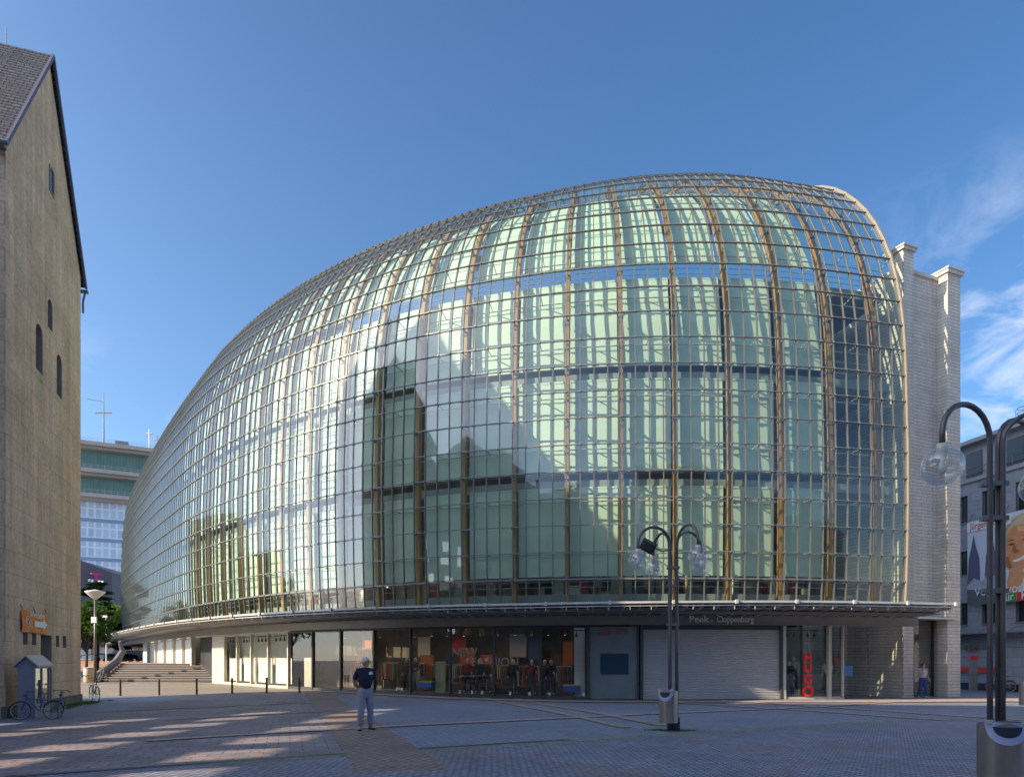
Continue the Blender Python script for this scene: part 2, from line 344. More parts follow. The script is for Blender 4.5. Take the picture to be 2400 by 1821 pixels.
strip('lit_forecourt', [(-42, 50), (-24, 50), (-15.5, 41.5), (-10.3, 36.9)], [(-34, 33), (-22, 33.5), (-16, 34.5), (-10.9, 35.6)], brickmat('sandy_setts', (.33, .29, .25), (.27, .24, .21), (.12, .11, .1), .2, .1, .01, .7, rot=R(29), var=.2), .004, n=50)
# ------------------------------------------------------------------ plan curve of the glass building
CP = [(18.9, 32.9), (14, 31.9), (8.2, 31.4), (2.5, 31.75), (-3.4, 33.2), (-7.7, 35.2), (-11.8, 37.8), (-15.4, 40.7), (-19.4, 44.6), (-23.3, 49), (-27.2, 54), (-32.6, 61.2), (-40.7, 72.6), (-46, 80.6), (-49.3, 87), (-50.6, 93), (-49.5, 99)]
def catmull(P, n=40):
    P = [Vector(p) for p in P]; P = [2*P[0]-P[1]]+P+[2*P[-1]-P[-2]]; out = []
    for i in range(1, len(P)-2):
        for k in range(n):
            t = k/n; a, b, c, d = P[i-1:i+3]
            out.append(.5*((2*b)+(c-a)*t+(2*a-5*b+4*c-d)*t*t+(3*b-a-3*c+d)*t**3))
    out.append(P[-2]); return out
DC = catmull(CP)
for _ in range(90): DC = [DC[0]]+[(DC[i-1]+2*DC[i]+DC[i+1])/4 for i in range(1, len(DC)-1)]+[DC[-1]]
AL = [0]
for i in range(1, len(DC)): AL.append(AL[-1]+(DC[i]-DC[i-1]).length)
def plan(u):                                   # point and inward normal at arc length u (0 = right end)
    if u <= 0: t = (DC[1]-DC[0]).normalized(); p = DC[0]+t*u
    elif u >= AL[-1]: t = (DC[-1]-DC[-2]).normalized(); p = DC[-1]+t*(u-AL[-1])
    else:
        lo, hi = 0, len(AL)-1
        while hi-lo > 1:
            md = (lo+hi)//2
            if AL[md] <= u: lo = md
            else: hi = md
        f = (u-AL[lo])/(AL[hi]-AL[lo]); p = DC[lo].lerp(DC[hi], f)
        ta = (DC[min(lo+1, len(DC)-1)]-DC[max(lo-1, 0)]); tb = (DC[min(hi+1, len(DC)-1)]-DC[max(hi-1, 0)]); t = ta.lerp(tb, f).normalized()
    return p, Vector((-t.y, t.x))*(-1 if t.x*0-t.y*0+(-t.y*0+t.x)*1 > 0 else 1)
def plan_n(u):
    p, n = plan(u); t = (plan(u+.05)[0]-plan(u-.05)[0]).normalized(); n = Vector((t.y, -t.x))
    return p, n
PW = .635; ULEN = AL[-1]; NC = int(ULEN/PW)//4*4
PROF = [(.09, 4.14), (0, 5.38), (-.05, 6.62), (-.08, 7.86), (-.1, 9.1), (-.1, 10.34), (-.1, 11.58), (-.06, 12.82), (-.02, 14.06), (0.02, 15.3), (.08, 16.54), (.18, 17.77), (.36, 19), (.63, 20.2), (.98, 21.38), (1.45, 22.52), (2.0, 23.6), (2.65, 24.65), (3.4, 25.63), (4.22, 26.55), (5.12, 27.4), (6.1, 28.15), (7.15, 28.8), (8.25, 29.35), (9.4, 29.8), (10.6, 30.15)]
def interp(x, P):
    if x <= P[0][0]: return P[0][1]
    for (a, b), (c, d) in zip(P, P[1:]):
        if x <= c: return b+(d-b)*(x-a)/(c-a)
    return P[-1][1]
KU = {}
def kz(u):
    p, n = plan_n(u); return interp(p.x/p.y*FPX+1200, [(300, 1.0), (430, 1.01), (500, 1.0), (600, .985), (760, .975), (950, .972), (1200, .98), (1400, .99), (1560, 1.0), (1800, 1.01), (2110, 1.01)])
def col_data(u):
    p, n = plan_n(u); return p, n, kz(u)
def surf(cd, r, inset=0.0):                     # point of the shell, r = row (may be fractional)
    p, n, k = cd; r = max(0, min(len(PROF)-1.0001, r)); i = int(r); f = r-i
    s = PROF[i][0]*(1-f)+PROF[i+1][0]*f; z = PROF[i][1]*(1-f)+PROF[i+1][1]*f
    dz = PROF[i+1][1]-PROF[i][1]; ds = PROF[i+1][0]-PROF[i][0]; L = sqrt(dz*dz+ds*ds)
    s += inset*dz/L; z -= inset*ds/L
    w = max(0, min(1, (z-14)/14)); z *= 1+(k-1)*w
    return Vector((p.x+n.x*s, p.y+n.y*s, z))
CD = [col_data(i*PW) for i in range(NC+1)]
CDF = lambda u: col_data(u)
def offc(u, d, z):
    p, n = plan_n(u); return Vector((p.x+n.x*d, p.y+n.y*d, z))
def upx(px, d):                                # arc length where the curve offset by d shows at a pixel column
    lo, hi = -3, 95
    for _ in range(40):
        md = (lo+hi)/2; q = offc(md, d, 0)
        if q.x/q.y*FPX+1200 > px: lo = md
        else: hi = md
    return (lo+hi)/2
store = thing('department_store', 'huge curved glass department store with timber ribs over a row of shop windows', 'department store', (0, 34, 0))
NR = len(PROF)-1
gl = MB(); rj = random.Random(3)
for i in range(NC):
    for r in range(NR):
        q = [surf(CD[i], r), surf(CD[i+1], r), surf(CD[i+1], r+1), surf(CD[i], r+1)]
        nn = Vector((-CD[i][1].x, -CD[i][1].y, 0))
        a_, b_ = rj.gauss(0, .0011), rj.gauss(0, .0016); q = [q[0]+nn*(a_-b_), q[1]+nn*(-a_-b_), q[2]+nn*(-a_+b_), q[3]+nn*(a_+b_)]
        gl.face(q)
gl.build('glass_shell', M_['glass'], store, world=True)
mu = MB()
for i in range(NC+1):
    t = Vector((-CD[i][1].y, CD[i][1].x, 0)); secs = []
    for r in range(NR+1):
        a = surf(CD[i], r, .08); b = surf(CD[i], r, -.028); w = .022
        secs.append([a-t*w, a+t*w, b+t*w, b-t*w])
    mu.sweep(secs)
mu.build('mullions', M_['mullion'], store, world=True)
tr = MB()
for r in range(1, NR+1):
    secs = []
    for i in range(NC+1):
        a = surf(CD[i], r, .02); b = surf(CD[i], r, -.055)
        up = (surf(CD[i], min(r+.2, NR-.01))-surf(CD[i], r-.2)).normalized()*(.042 if r == 1 else .022)
        secs.append([a-up, b-up, b+up, a+up])
    tr.sweep(secs)
for i in range(0, NC+1):
    for r in range(1, NR):
        c = surf(CD[i], r, -.04); n_ = CD[i][1]; t = Vector((-n_.y, n_.x, 0)); up = (surf(CD[i], r+.2)-surf(CD[i], r-.2)).normalized()*.036; o_ = Vector((n_.x, n_.y, 0))*.05
        tr.sweep([[c-t*.042-up-o_, c+t*.042-up-o_, c+t*.042+up-o_, c-t*.042+up-o_], [c-t*.042-up+o_, c+t*.042-up+o_, c+t*.042+up+o_, c-t*.042+up+o_]])
tr.build('transoms', mat('transom_metal', (.22, .22, .225), .42, .4, .12, 2), store, world=True)
# the frame that closes the shell's right end
fe = MB(); secs = []
for r in range(NR+1):
    a = surf(CDF(-.02), r, .10); b = surf(CDF(-.02), r, -.16); t = Vector((-CD[0][1].y, CD[0][1].x, 0))*-.10
    secs.append([a, b, b-t*-1, a-t*-1])
fe.sweep(secs); fe.build('end_frame', mat('end_frame_pale', (.22, .205, .18), .5, .1, .08), store, world=True)
# laminated timber ribs, one behind every fourth mullion
for i in range(2, NC+1, 4):
    rb = MB(); cd = CD[i]; t = Vector((-cd[1].y, cd[1].x, 0))*.095; secs = []
    for r in range(0, NR*1+1):
        a = surf(cd, r, .30); b = surf(cd, r, .56); secs.append([a-t, a+t, b+t, b-t])
    rb.sweep(secs)
    for r in range(1, NR, 2):              # steel shoes and stays that hold the grid
        a = surf(cd, r, .02); b = surf(cd, r, .32); rb.bar(a, b, .06, .10, m=1)
        c = surf(cd, r, .43); up = (surf(cd, r+.1)-surf(cd, r-.1)).normalized(); rb.bar(c-up*.05, c+up*.05, .26, .29, up=(cd[1].x, cd[1].y, 0), m=1)
    rb.build('timber_rib', [M_['wood'], M_['greysteel']], store, world=True)
# stays and cables between the shell and the blinds
st = MB()
for r in range(1, 22):
    for d_, rr in () + (((.70, .03),) if r % 4 == 0 or r % 4 == 2 else ()):
        st.tube([surf(CD[i], r+.35 if d_ < .5 else r, d_) for i in range(0, NC+1)], rr, 4)
for i in range(0, NC):
    if i % 2 == 0:
        for r in range(2, 22, 2): a = surf(CD[i], r, .04); b = surf(CD[i], r, .74); st.bar(a, b, .03, .05)
st.build('stays', M_['steel'], store, world=True)
# roller blinds standing behind the ribs, bay by bay
for i in range(6, NC-3, 4):
    bl = MB(); u0, u1 = i*PW+.13, (i+4)*PW-.13
    cs = [CDF(u0+(u1-u0)*k/4) for k in range(5)]
    for lo, hi in ((1.15, 4.55), (5.15, 8.7), (9.25, 12.95), (13.7, 16.3), (16.38, 18.3), (18.38, 20.2), (20.28, 22.3), (22.38, 24.6)):
        n_ = 4; rows = [[surf(c, lo+(hi-lo)*k/n_, .86) for c in cs] for k in range(n_+1)]; bl.grid(rows)
        for c in (0, 4): bl.bar(rows[0][c], rows[-1][c], .04, .04)
        bl.bar(rows[-1][0], rows[-1][4], .06, .09)
    bl.build('roller_blind', M_['blind'], store, world=True)
rdk = MB(); rdk.grid([[surf(CD[i], r, 2.3) for i in range(8, NC+1)] for r in (20.5, 22, 23.5, 24.9)]); rdk.build('roof_deck', mat('roof_deck_grey', (.30, .35, .36), .7, 0, .15, 1), store, world=True)
# floors and inner wall
for k, r in enumerate((0.45, 4.85, 9.0, 13.0)):
    fs = MB(); A, B, Cc, D_ = [], [], [], []
    secs = []
    for i in range(0, NC+1, 2):
        o_ = surf(CD[i], r, .9); z = o_.z; n_ = CD[i][1]; q = Vector((CD[i][0].x+n_.x*9.0, CD[i][0].y+n_.y*9.0, z))
        o2 = Vector((o_.x, o_.y, z-.42)); q2 = Vector((q.x, q.y, z-.42)); secs.append([Vector((o_.x, o_.y, z)), q, q2, o2])
    fs.sweep(secs); fs.build('floor_slab', M_['slab'], store, world=True)
    rl = MB()
    for h in (.35, .62, .9): rl.tube([surf(CD[i], r, .95)+Vector((CD[i][1].x*.1, CD[i][1].y*.1, h)) for i in range(0, NC+1, 2)], .018, 4)
    rl.build('railing', M_['steel'], store, world=True)
co = MB(); zt = PROF[13][1]-.5
secs = []
for i in range(0, NC+1, 2):
    p, n_, k = CD[i]; a = Vector((p.x+n_.x*8.4, p.y+n_.y*8.4, 0)); b = Vector((p.x+n_.x*8.9, p.y+n_.y*8.9, 0))
    secs.append([Vector((a.x, a.y, -.5)), Vector((a.x, a.y, zt)), Vector((b.x, b.y, zt)), Vector((b.x, b.y, -.5))])
co.sweep(secs); co.build('inner_wall', M_['core'], store, world=True)
# bright shelves and goods on the first floor, seen under the lowest transom
rs = random.Random(5); goodm = [M_['white'], mat('red_goods', (.5, .05, .03)), mat('sand_goods', (.6, .55, .38)), M_['darksteel']]
for i in range(4, 112, 3):
    sh = MB(); u = i*PW
    for k in range(4):
        d0 = 2.2+rs.random()*2.2; z0 = PROF[0][1]+.55; w = .25+rs.random()*.4; h = .25+rs.random()*1.1
        p, n_ = plan_n(u+k*.4); c = Vector((p.x+n_.x*d0, p.y+n_.y*d0, z0)); sh.bar(c, c+Vector((0, 0, h)), w, .25, up=(n_.x, n_.y, 0), m=rs.choice((0, 0, 0, 1, 2, 2, 3)))
    p, n_ = plan_n(u); p2, n2 = plan_n(u+1.5); sh.sweep([[Vector((p.x+n_.x*d, p.y+n_.y*d, PROF[0][1]+z)) for d, z in ((2.0, .45), (4.7, .45), (4.7, .56), (2.0, .56))], [Vector((p2.x+n2.x*d, p2.y+n2.y*d, PROF[0][1]+z)) for d, z in ((2.0, .45), (4.7, .45), (4.7, .56), (2.0, .56))]], 0)
    sh.build('display_table', goodm, store, world=True)
cl = MB()
for i in range(2, 116, 4):                 # white round columns on the upper floors
    for zz0, zz1 in ((4.7, 10.0),):
        q = offc(i*PW+1, 4.2, 0); cl.lathe([(.22, zz0), (.22, zz1)], q.x, q.y, 0, 10)
cl.build('interior_column', M_['white'], store, world=True)
# ------------------------------------------------------------------ canopy round the building
U0 = -.9
def along(u0, u1, st):
    n = max(1, int(round((u1-u0)/st))); return [u0+(u1-u0)*i/n for i in range(n+1)]
cz = lambda u: 4.06+.09*max(0, min(1, (18-u)/12))
cn = MB()
US = along(U0, ULEN-2, .7)
secs = [[offc(u, -2.28, cz(u)-.045), offc(u, -2.16, cz(u)-.045), offc(u, -2.16, cz(u)+.05), offc(u, -2.28, cz(u)+.05)] for u in US]
cn.sweep(secs)
secs = [[offc(u, -2.20, cz(u)-.16), offc(u, -2.16, cz(u)-.16), offc(u, -2.16, cz(u)-.12), offc(u, -2.20, cz(u)-.12)] for u in US]
cn.sweep(secs)
for u in along(U0+.2, ULEN-3, 2.54):
    a, b = offc(u, -2.31, cz(u)), offc(u+.11, -2.31, cz(u)); cn.bar(a, b, .1, .17)
cn.build('canopy_edge', M_['steel'], store, world=True)
ct = MB()
ct.sweep([[offc(u, -2.14, cz(u)-.02), offc(u, .25, cz(u)+.10), offc(u, .25, cz(u)+.07), offc(u, -2.14, cz(u)-.05)] for u in US])
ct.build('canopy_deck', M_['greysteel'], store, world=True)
cs = MB()
for u in along(U0+.3, ULEN-3, .635):
    a, b = offc(u, -2.10, cz(u)-.13), offc(u, .15, 3.74); cs.bar(a, b, .045, .16)
    a = offc(u, -1.7, cz(u)-.24); 
for o_, h in ((-1.75, .23), (-1.35, .27)):
    cs.tube([offc(u, o_, cz(u)-h) for u in US], .016, 5)
cs.build('canopy_slats', M_['steel'], store, world=True)
ch = MB()
ch.tube([offc(u, -2.17, cz(u)-.15) for u in US], .02, 4)
for u in along(U0+.3, ULEN-3, .85):
    a = offc(u, -2.17, cz(u)-.14); b = offc(u, -2.17, cz(u)-.30); c = offc(u, -1.98, cz(u)-.30); ch.tube([a, b, c], .014, 4)
ch.build('canopy_hooks', M_['steel'], store, world=True)
cf = MB()
cf.sweep([[offc(u, -1.2, 3.80), offc(u, .9, 3.74), offc(u, .9, 3.70), offc(u, -1.2, 3.76)] for u in US])
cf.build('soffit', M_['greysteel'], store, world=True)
hb = MB()
M_['beam'] = mat('header_beam', (.24, .215, .185), .5, .2, .15, 1.5)
hb.sweep([[offc(u, .12, 3.30), offc(u, .30, 3.30), offc(u, .30, 3.70), offc(u, .12, 3.70)] for u in US])
hb.sweep([[offc(u, .06, 3.26), offc(u, .40, 3.26), offc(u, .40, 3.30), offc(u, .06, 3.30)] for u in US])
hb.build('header_beam', M_['beam'], store, world=True)
# ------------------------------------------------------------------ shop front
SO = .6
def sw(px): return upx(px, SO)
def sg(u, d=SO, z=0):
    q = offc(u, d, 0); return Vector((q.x, q.y, gz(q.x, q.y)+z))
def panel(mb, u0, u1, d, z0, z1, th=.04, m=0, gr=True, n=2):
    rows = []
    for i in range(n+1):
        u = u0+(u1-u0)*i/n; q0, q1 = offc(u, d, 0), offc(u, d+th, 0); b = gz(q0.x, q0.y) if gr else 0
        rows.append([Vector((q0.x, q0.y, b+z0)), Vector((q1.x, q1.y, b+z0)), Vector((q1.x, q1.y, z1)), Vector((q0.x, q0.y, z1))])
    mb.sweep(rows, m)
def shop_window(px0, px1, kind='dark', ztop=3.22):
    u0, u1 = sw(px1), sw(px0)
    fr = MB(); panel(fr, u0, u0+.09, SO-.07, 0, ztop, .2, n=1); panel(fr, u0+.09, u1, SO-.04, 0.0, sg(u0).z+.16, .16); panel(fr, u0+.09, u1, SO-.02, -2, ztop, .1) if False else None
    panel(fr, u0+.09, u1, SO-.02, 3.14-sg(u0).z, 3.24, .12)
    f = fr.build('shop_window', M_['darksteel'] if kind != 'pale' else M_['palepost'], store, world=True)
    p = MB(); p.face([sg(u0+.09, SO+.04, .15), sg(u1, SO+.04, .15), sg(u1, SO+.04)+Vector((0, 0, 3.16-sg(u1).z)), sg(u0+.09, SO+.04)+Vector((0, 0, 3.16-sg(u0).z))])
    q = p.build('pane', M_['shopglass'], f, world=True)
    return u0, u1, f
M_['palepost'] = mat('pale_post', (.50, .47, .40), .6, 0, .1, 2)
DW = [1380, 1268, 1160, 1057, 963.6, 878, 800, 734]
for a, b in zip(DW[1:], DW): shop_window(a, b)
shop_window(677, 734)
for a, b in ((630, 677), (590, 630), (557, 590), (525, 557)):
    u0, u1, f = shop_window(a, b, 'pale')
    w = MB(); panel(w, u0+.25, u1-.12, SO+.35, .25, 1.72, .05, n=1)
    w.build('white_board', M_['white'], f, world=True)
# closed bays and doors further round, up beside the steps
w = MB()
panel(w, sw(525), sw(497), SO, 0, 3.25, .2, n=2)
w.build('shop_pillar', M_['palepost'], store, world=True)
w = MB(); panel(w, sw(497), sw(452), SO+.5, 0, 3.25, .1, n=3); w.build('dark_doorway', M_['darksteel'], store, world=True)
for a, b in ((430, 452), (408, 430), (386, 408), (366, 386), (348, 366), (332, 348)):
    u0, u1 = sw(b), sw(a); w = MB(); panel(w, u0, u0+.32, SO-.1, 0, 3.3, .3, n=1)
    f = w.build('shop_pillar', M_['palepost'], store, world=True)
    p = MB(); panel(p, u0+.32, u1, SO+.12, 0, 3.2, .03, n=1); p.build('lit_panel', M_['white'], f, world=True)
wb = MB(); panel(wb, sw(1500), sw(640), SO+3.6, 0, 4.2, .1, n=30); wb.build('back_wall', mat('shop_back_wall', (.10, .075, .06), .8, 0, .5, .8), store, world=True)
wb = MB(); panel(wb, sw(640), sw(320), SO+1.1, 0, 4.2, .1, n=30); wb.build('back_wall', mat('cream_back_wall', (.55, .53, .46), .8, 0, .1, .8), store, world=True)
# track lights hanging inside the windows
tl = MB()
def spots(px0, px1, d, n, z=2.86):
    u0, u1 = sw(px1)+.2, sw(px0)-.1
    tl.bar(offc(u0, d, z+.2), offc(u1, d, z+.2), .05, .05)
    for i in range(n):
        q = offc(u0+(u1-u0)*(i+.5)/n, d, z); tl.tube([q+Vector((0, 0, .2)), q+Vector((0, 0, .06))], .015, 4)
        tl.lathe([(.035, .07), (.075, -.12)], q.x, q.y, q.z, 8)
for a, b in ((525, 557), (557, 590), (590, 630), (630, 677)): spots(a, b, SO+.28, 4)
spots(1160, 1380, SO+.7, 5); spots(1845, 1940, SO+.5, 5)
tl.build('track_lights', M_['darksteel'], store, world=True)
em = bpy.data.materials.new('lit_lamp'); em.use_nodes = True; e_ = em.node_tree.nodes.new('ShaderNodeEmission'); e_.inputs[0].default_value = (1, .72, .42, 1); e_.inputs[1].default_value = 60
em.node_tree.links.new(e_.outputs[0], em.node_tree.nodes['Material Output'].inputs[0])
for k in range(14):
    px = 760+k*43; u = sw(px); q = offc(u, SO+1.5, 2.9); lp = MB(); lp.lathe([(.04, .12), (.075, -.04)], q.x, q.y, q.z, 10, cap=False); lp.tube([q+Vector((0, 0, .1)), q+Vector((0, 0, .9))], .012, 4)
    lo = lp.build('shop_lamp', M_['darksteel'], store, world=True); lp = MB(); lp.lathe([(.062, -.02), (.062, -.03)], q.x, q.y, q.z, 10); lp.build('bulb', em, lo, world=True)
# grey pane beside the shutter
u0, u1 = sw(1497), sw(1380); w = MB(); panel(w, u0, u0+.1, SO-.08, 0, 3.25, .2, n=1); panel(w, u1-.06, u1, SO-.08, 0, 3.25, .2, n=1)
f = w.build('grey_bay_frame', M_['darksteel'], store, world=True)
w = MB(); panel(w, u0+.1, u1-.06, SO, .05, 3.2, .03)
w.build('grey_panel', mat('satin_grey_panel', (.17, .20, .215), .22, .1, .15, 1.2), f, world=True)
w = MB(); ua, ub = sw(1473), sw(1407); panel(w, ua, ub, SO-.02, 1.2, 1.93, .02, n=1); w.build('dark_window', mat('dark_pane', (.02, .05, .09), .12), f, world=True)
w = MB(); rq = random.Random(8)
for i in range(9):
    u = sw(1479)+(sw(1404)-sw(1479))*(1-i/9); h = .16+.12*rq.random(); q = offc(u, SO-.03, 2.75+.02*i+.05*sin(i*2)); w.bar(q, q+Vector((0, 0, h)), .05, .01, up=(0, 1, 0)); w.bar(q+Vector((0, 0, h*.5)), offc(u+.13, SO-.03, q.z+h*.5), .05, .01)
w.build('red_text_reflection', mat('red_reflection_paint', (.45, .04, .04), .5), f, world=True)  # red strokes painted for a mirrored text showing in the pane
# roller shutter
u0, u1 = sw(1830), sw(1503); NS = 42
w = MB(); rows = []
for k in range(NS*4+1):
    zf = k/(NS*4); ph = (k % 4)/4; dd = SO+.02-.028*sin(pi*ph) if k % 4 else SO+.03
    row = []
    for i in range(7):
        u = u0+.07+(u1-u0-.14)*i/6; q = offc(u, dd, 0); b = gz(q.x, q.y); row.append((q.x, q.y, b+.02+(3.06-b-.02)*zf))
    rows.append(row)
w.grid(rows); sh_ = MB(); panel(sh_, u0-.06, u0+.07, SO-.12, 0, 3.25, .3, n=1); panel(sh_, u1-.07, u1+.06, SO-.12, 0, 3.25, .3, n=1); panel(sh_, u0+.07, u1-.07, SO-.06, 3.06-sg(u0).z, 3.26, .16, n=4)
f = sh_.build('shutter_frame', M_['darksteel'], store, world=True)
w.build('roller_shutter', mat('shutter_metal', (.47, .46, .46), .45, .25, .08, 2), f, world=True)
# corner window with the red letters
u0, u1 = sw(1975), sw(1842)
w = MB()
for px, wd in ((1975, .05), (1946, .14), (1840, .16)):
    uu = sw(px); panel(w, uu, uu+wd, SO-.1, 0, 3.24, .22, n=1)
panel(w, u0+.05, u1, SO-.05, 0, sg(u0).z+.12, .2); f = w.build('corner_window', M_['palepost'], store, world=True)
w = MB(); w.face([sg(u0, SO+.03, .1), sg(u1, SO+.03, .1), Vector((*offc(u1, SO+.03, 3.2),)), Vector((*offc(u0, SO+.03, 3.2),))]); w.build('pane', M_['shopglass'], f, world=True)
w = MB(); panel(w, u0+.02, u0+.05, SO+.05, .1, 3.2, 2.4, n=1); w.build('side_pane', M_['shopglass'], f, world=True)
w = MB(); panel(w, sw(1893), u1+.3, SO+1.8, 0, 3.3, .08); w.build('grey_back_wall', mat('pale_grey_wall', (.36, .36, .35), .7, 0, .1, 1), f, world=True)
w = MB(); panel(w, u0+.3, sw(1905), SO+2.9, 0, 3.3, .08); w.build('rear_wall', M_['core'], f, world=True)
red = mat('red_letters', (.85, .03, .02), .4)
def on_front(px, d, z):
    u = upx(px, d); q = offc(u, d, z); t = (offc(u-.1, d, 0)-offc(u+.1, d, 0)); return facing(q, t)
for k, c_ in enumerate('HUGO'):
    text(c_, [.54, .56, .62, .70][k], on_front(1893, SO-.05, [1.72, 1.22, .70, .13][k]), 'letter', red, f, .04, bold=.028)
w = MB(); q = on_front(1962, SO+.9, 1.66)
text('H', .5, q, 'letter', red, f, .03, bold=.02)
M_['signgrey'] = mat('sign_grey', (.70, .69, .66), .5)
text('Peek', .42, on_front(1638, .05, 3.50), 'shop_sign', M_['signgrey'], store, .02, 'CENTER', .80, bold=.004, fit=.90)
text('&', .17, on_front(1669, .05, 3.42), 'shop_sign', M_['signgrey'], store, .02, 'CENTER', .80)
text('Cloppenburg', .42, on_front(1723, .05, 3.50), 'shop_sign', M_['signgrey'], store, .02, 'CENTER', .78, bold=.004, fit=1.74)
nb = mat('dim_blue_letters', (.22, .26, .34), .5)
text('NEW', .62, on_front(1088, SO+1.6, 2.0), 'window_lettering', nb, store, .03)
text('FASHION', .62, on_front(1160, SO+2.4, 1.5), 'window_lettering', nb, store, .03)
text('DEN', .62, on_front(860, SO+1.6, 2.0), 'window_lettering', nb, store, .03)
w = MB()
for px, a in ((1100, 0), (1040, 1), (760, 1), (925, 0)):
    u = sw(px); panel(w, u-.5, u+.5, SO+2.9, .9+a*.5, 1.9+a*.4, .06, n=1)
w.build('display_board', mat('rusty_board', (.34, .08, .03), .7, 0, .4, 3), store, world=True)
for px, c_ in ((972, (.03, .12, .5)), (1333, (.03, .1, .55))):
    u = sw(px); w = MB(); panel(w, u-.45, u+.35, SO+.9, .35, sg(u).z+.62, .5, n=1); o_ = w.build('blue_plinth', mat('blue_plinth_paint', c_, .5), store, world=True)
    w = MB(); panel(w, u-.45, u+.35, SO+.9, .62, sg(u).z+.68, .5, n=1); w.build('yellow_strip', mat('yellow_paint', (.6, .55, .05), .5), o_, world=True)
w = MB(); u = sw(1005); panel(w, u-.3, u+.3, SO+1.2, .1, 1.55, .1, n=1); w.build('display_board', mat('olive_board', (.36, .36, .22), .7), store, world=True)
w = MB(); u = sw(1352); panel(w, u-.35, u+.2, SO+1.4, .0, 3.2, .5, n=1); w.build('interior_pillar', M_['white'], store, world=True)
w = MB(); u = sw(708); panel(w, u-.5, u+.35, SO+.4, .1, 1.75, .08, n=1); w.build('cream_board', M_['palepost'], store, world=True)
# clothes rails and posters inside the dark windows
rr = random.Random(21); cm = [mat('cloth_'+n_, c_, .85) for n_, c_ in (('rust', (.35, .10, .03)), ('navy', (.03, .05, .15)), ('cream', (.5, .45, .35)), ('olive', (.16, .17, .08)), ('red', (.45, .03, .03)), ('grey', (.25, .25, .27)))]
for px in (775, 835, 905, 985, 1035, 1085, 1140, 1200, 1255, 1305):
    u = sw(px); d = SO+2.0+rr.random()*.8; w = MB(); L = 1.1
    w.tube([offc(u-L/2, d, sg(u).z+1.55), offc(u+L/2, d, sg(u).z+1.55)], .015, 5, m=6)
    for s_ in (-1, 1): w.tube([offc(u+s_*L/2, d, sg(u).z+.1), offc(u+s_*L/2, d, sg(u).z+1.55)], .015, 5, m=6)
    for j in range(9):
        uu = u-L/2+.08+j*.12; c = offc(uu, d, sg(u).z+1.5); h = rr.uniform(.6, 1.0); n_ = plan_n(uu)[1]; w.bar(c, c-Vector((0, 0, h)), .42, .05, up=(plan_n(uu)[1].y, -plan_n(uu)[1].x, 0), m=rr.randrange(6))
    w.build('clothes_rail', cm+[M_['steel']], store, world=True)
for px, z0, z1, wd, k in ((770, 2.0, 3.0, .5, 0), (915, 1.9, 2.9, .45, 2), (1010, 2.1, 2.9, .6, 4), (1180, 2.0, 3.0, .5, 5), (1225, 1.8, 2.8, .35, 1), (1320, 1.6, 2.6, .3, 0)):
    u = sw(px); w = MB(); panel(w, u-wd, u+wd, SO+3.0, z0, z1, .03, n=1); w.build('hanging_poster', cm[k], store, world=True)
# recessed entrance between the corner window and the stone block
w = MB(); panel(w, -2.2, sw(1975)-.3, SO+4.0, 0, 3.8, .1, n=3); w.build('entrance_wall', M_['stone'], store, world=True)
w = MB(); u = .8; panel(w, u, u+.12, SO+3.8, 0, 3.7, .12, n=1); panel(w, u+1.6, u+1.72, SO+3.8, 0, 3.7, .12, n=1); w.build('door_post', M_['darksteel'], store, world=True)
w = MB(); u = upx(1985, SO+2.2); panel(w, u-.35, u+.35, SO+2.2, 1.05, 1.33, .04, n=1); w.build('blue_sign', mat('pale_blue_sign', (.12, .28, .62), .4), store, world=True)
# small white price cards along the foot of the windows
pcl = ['before the man, left', 'before the man, right', 'under the tan coat pair, left', 'under the tan coat pair, right', 'under the red topped mannequin', 'under the black suit beside the red top', 'under the brown jacket by the post', 'under the spread black coat', 'under the dark red jacket', 'at the slim post', 'right of the slim post', 'by the white pillar and blue plinth']
for pk, px in enumerate((798, 830, 926, 938, 1075, 1104, 1128, 1194, 1240, 1265, 1287, 1368)):
    u = sw(px); c_ = MB(); q = sg(u, SO+.12, .17); t = (sg(u-.1)-sg(u)).normalized(); Mx = facing(q, t); c_.box(-.05, .05, 0, .17, -.005, .005, M=Mx @ Matrix.Rotation(R(-14), 4, 'X'))
    tag(c_.build('price_card', M_['white']), 'small white price card '+pcl[pk], 'card', 'price cards along the window foot')
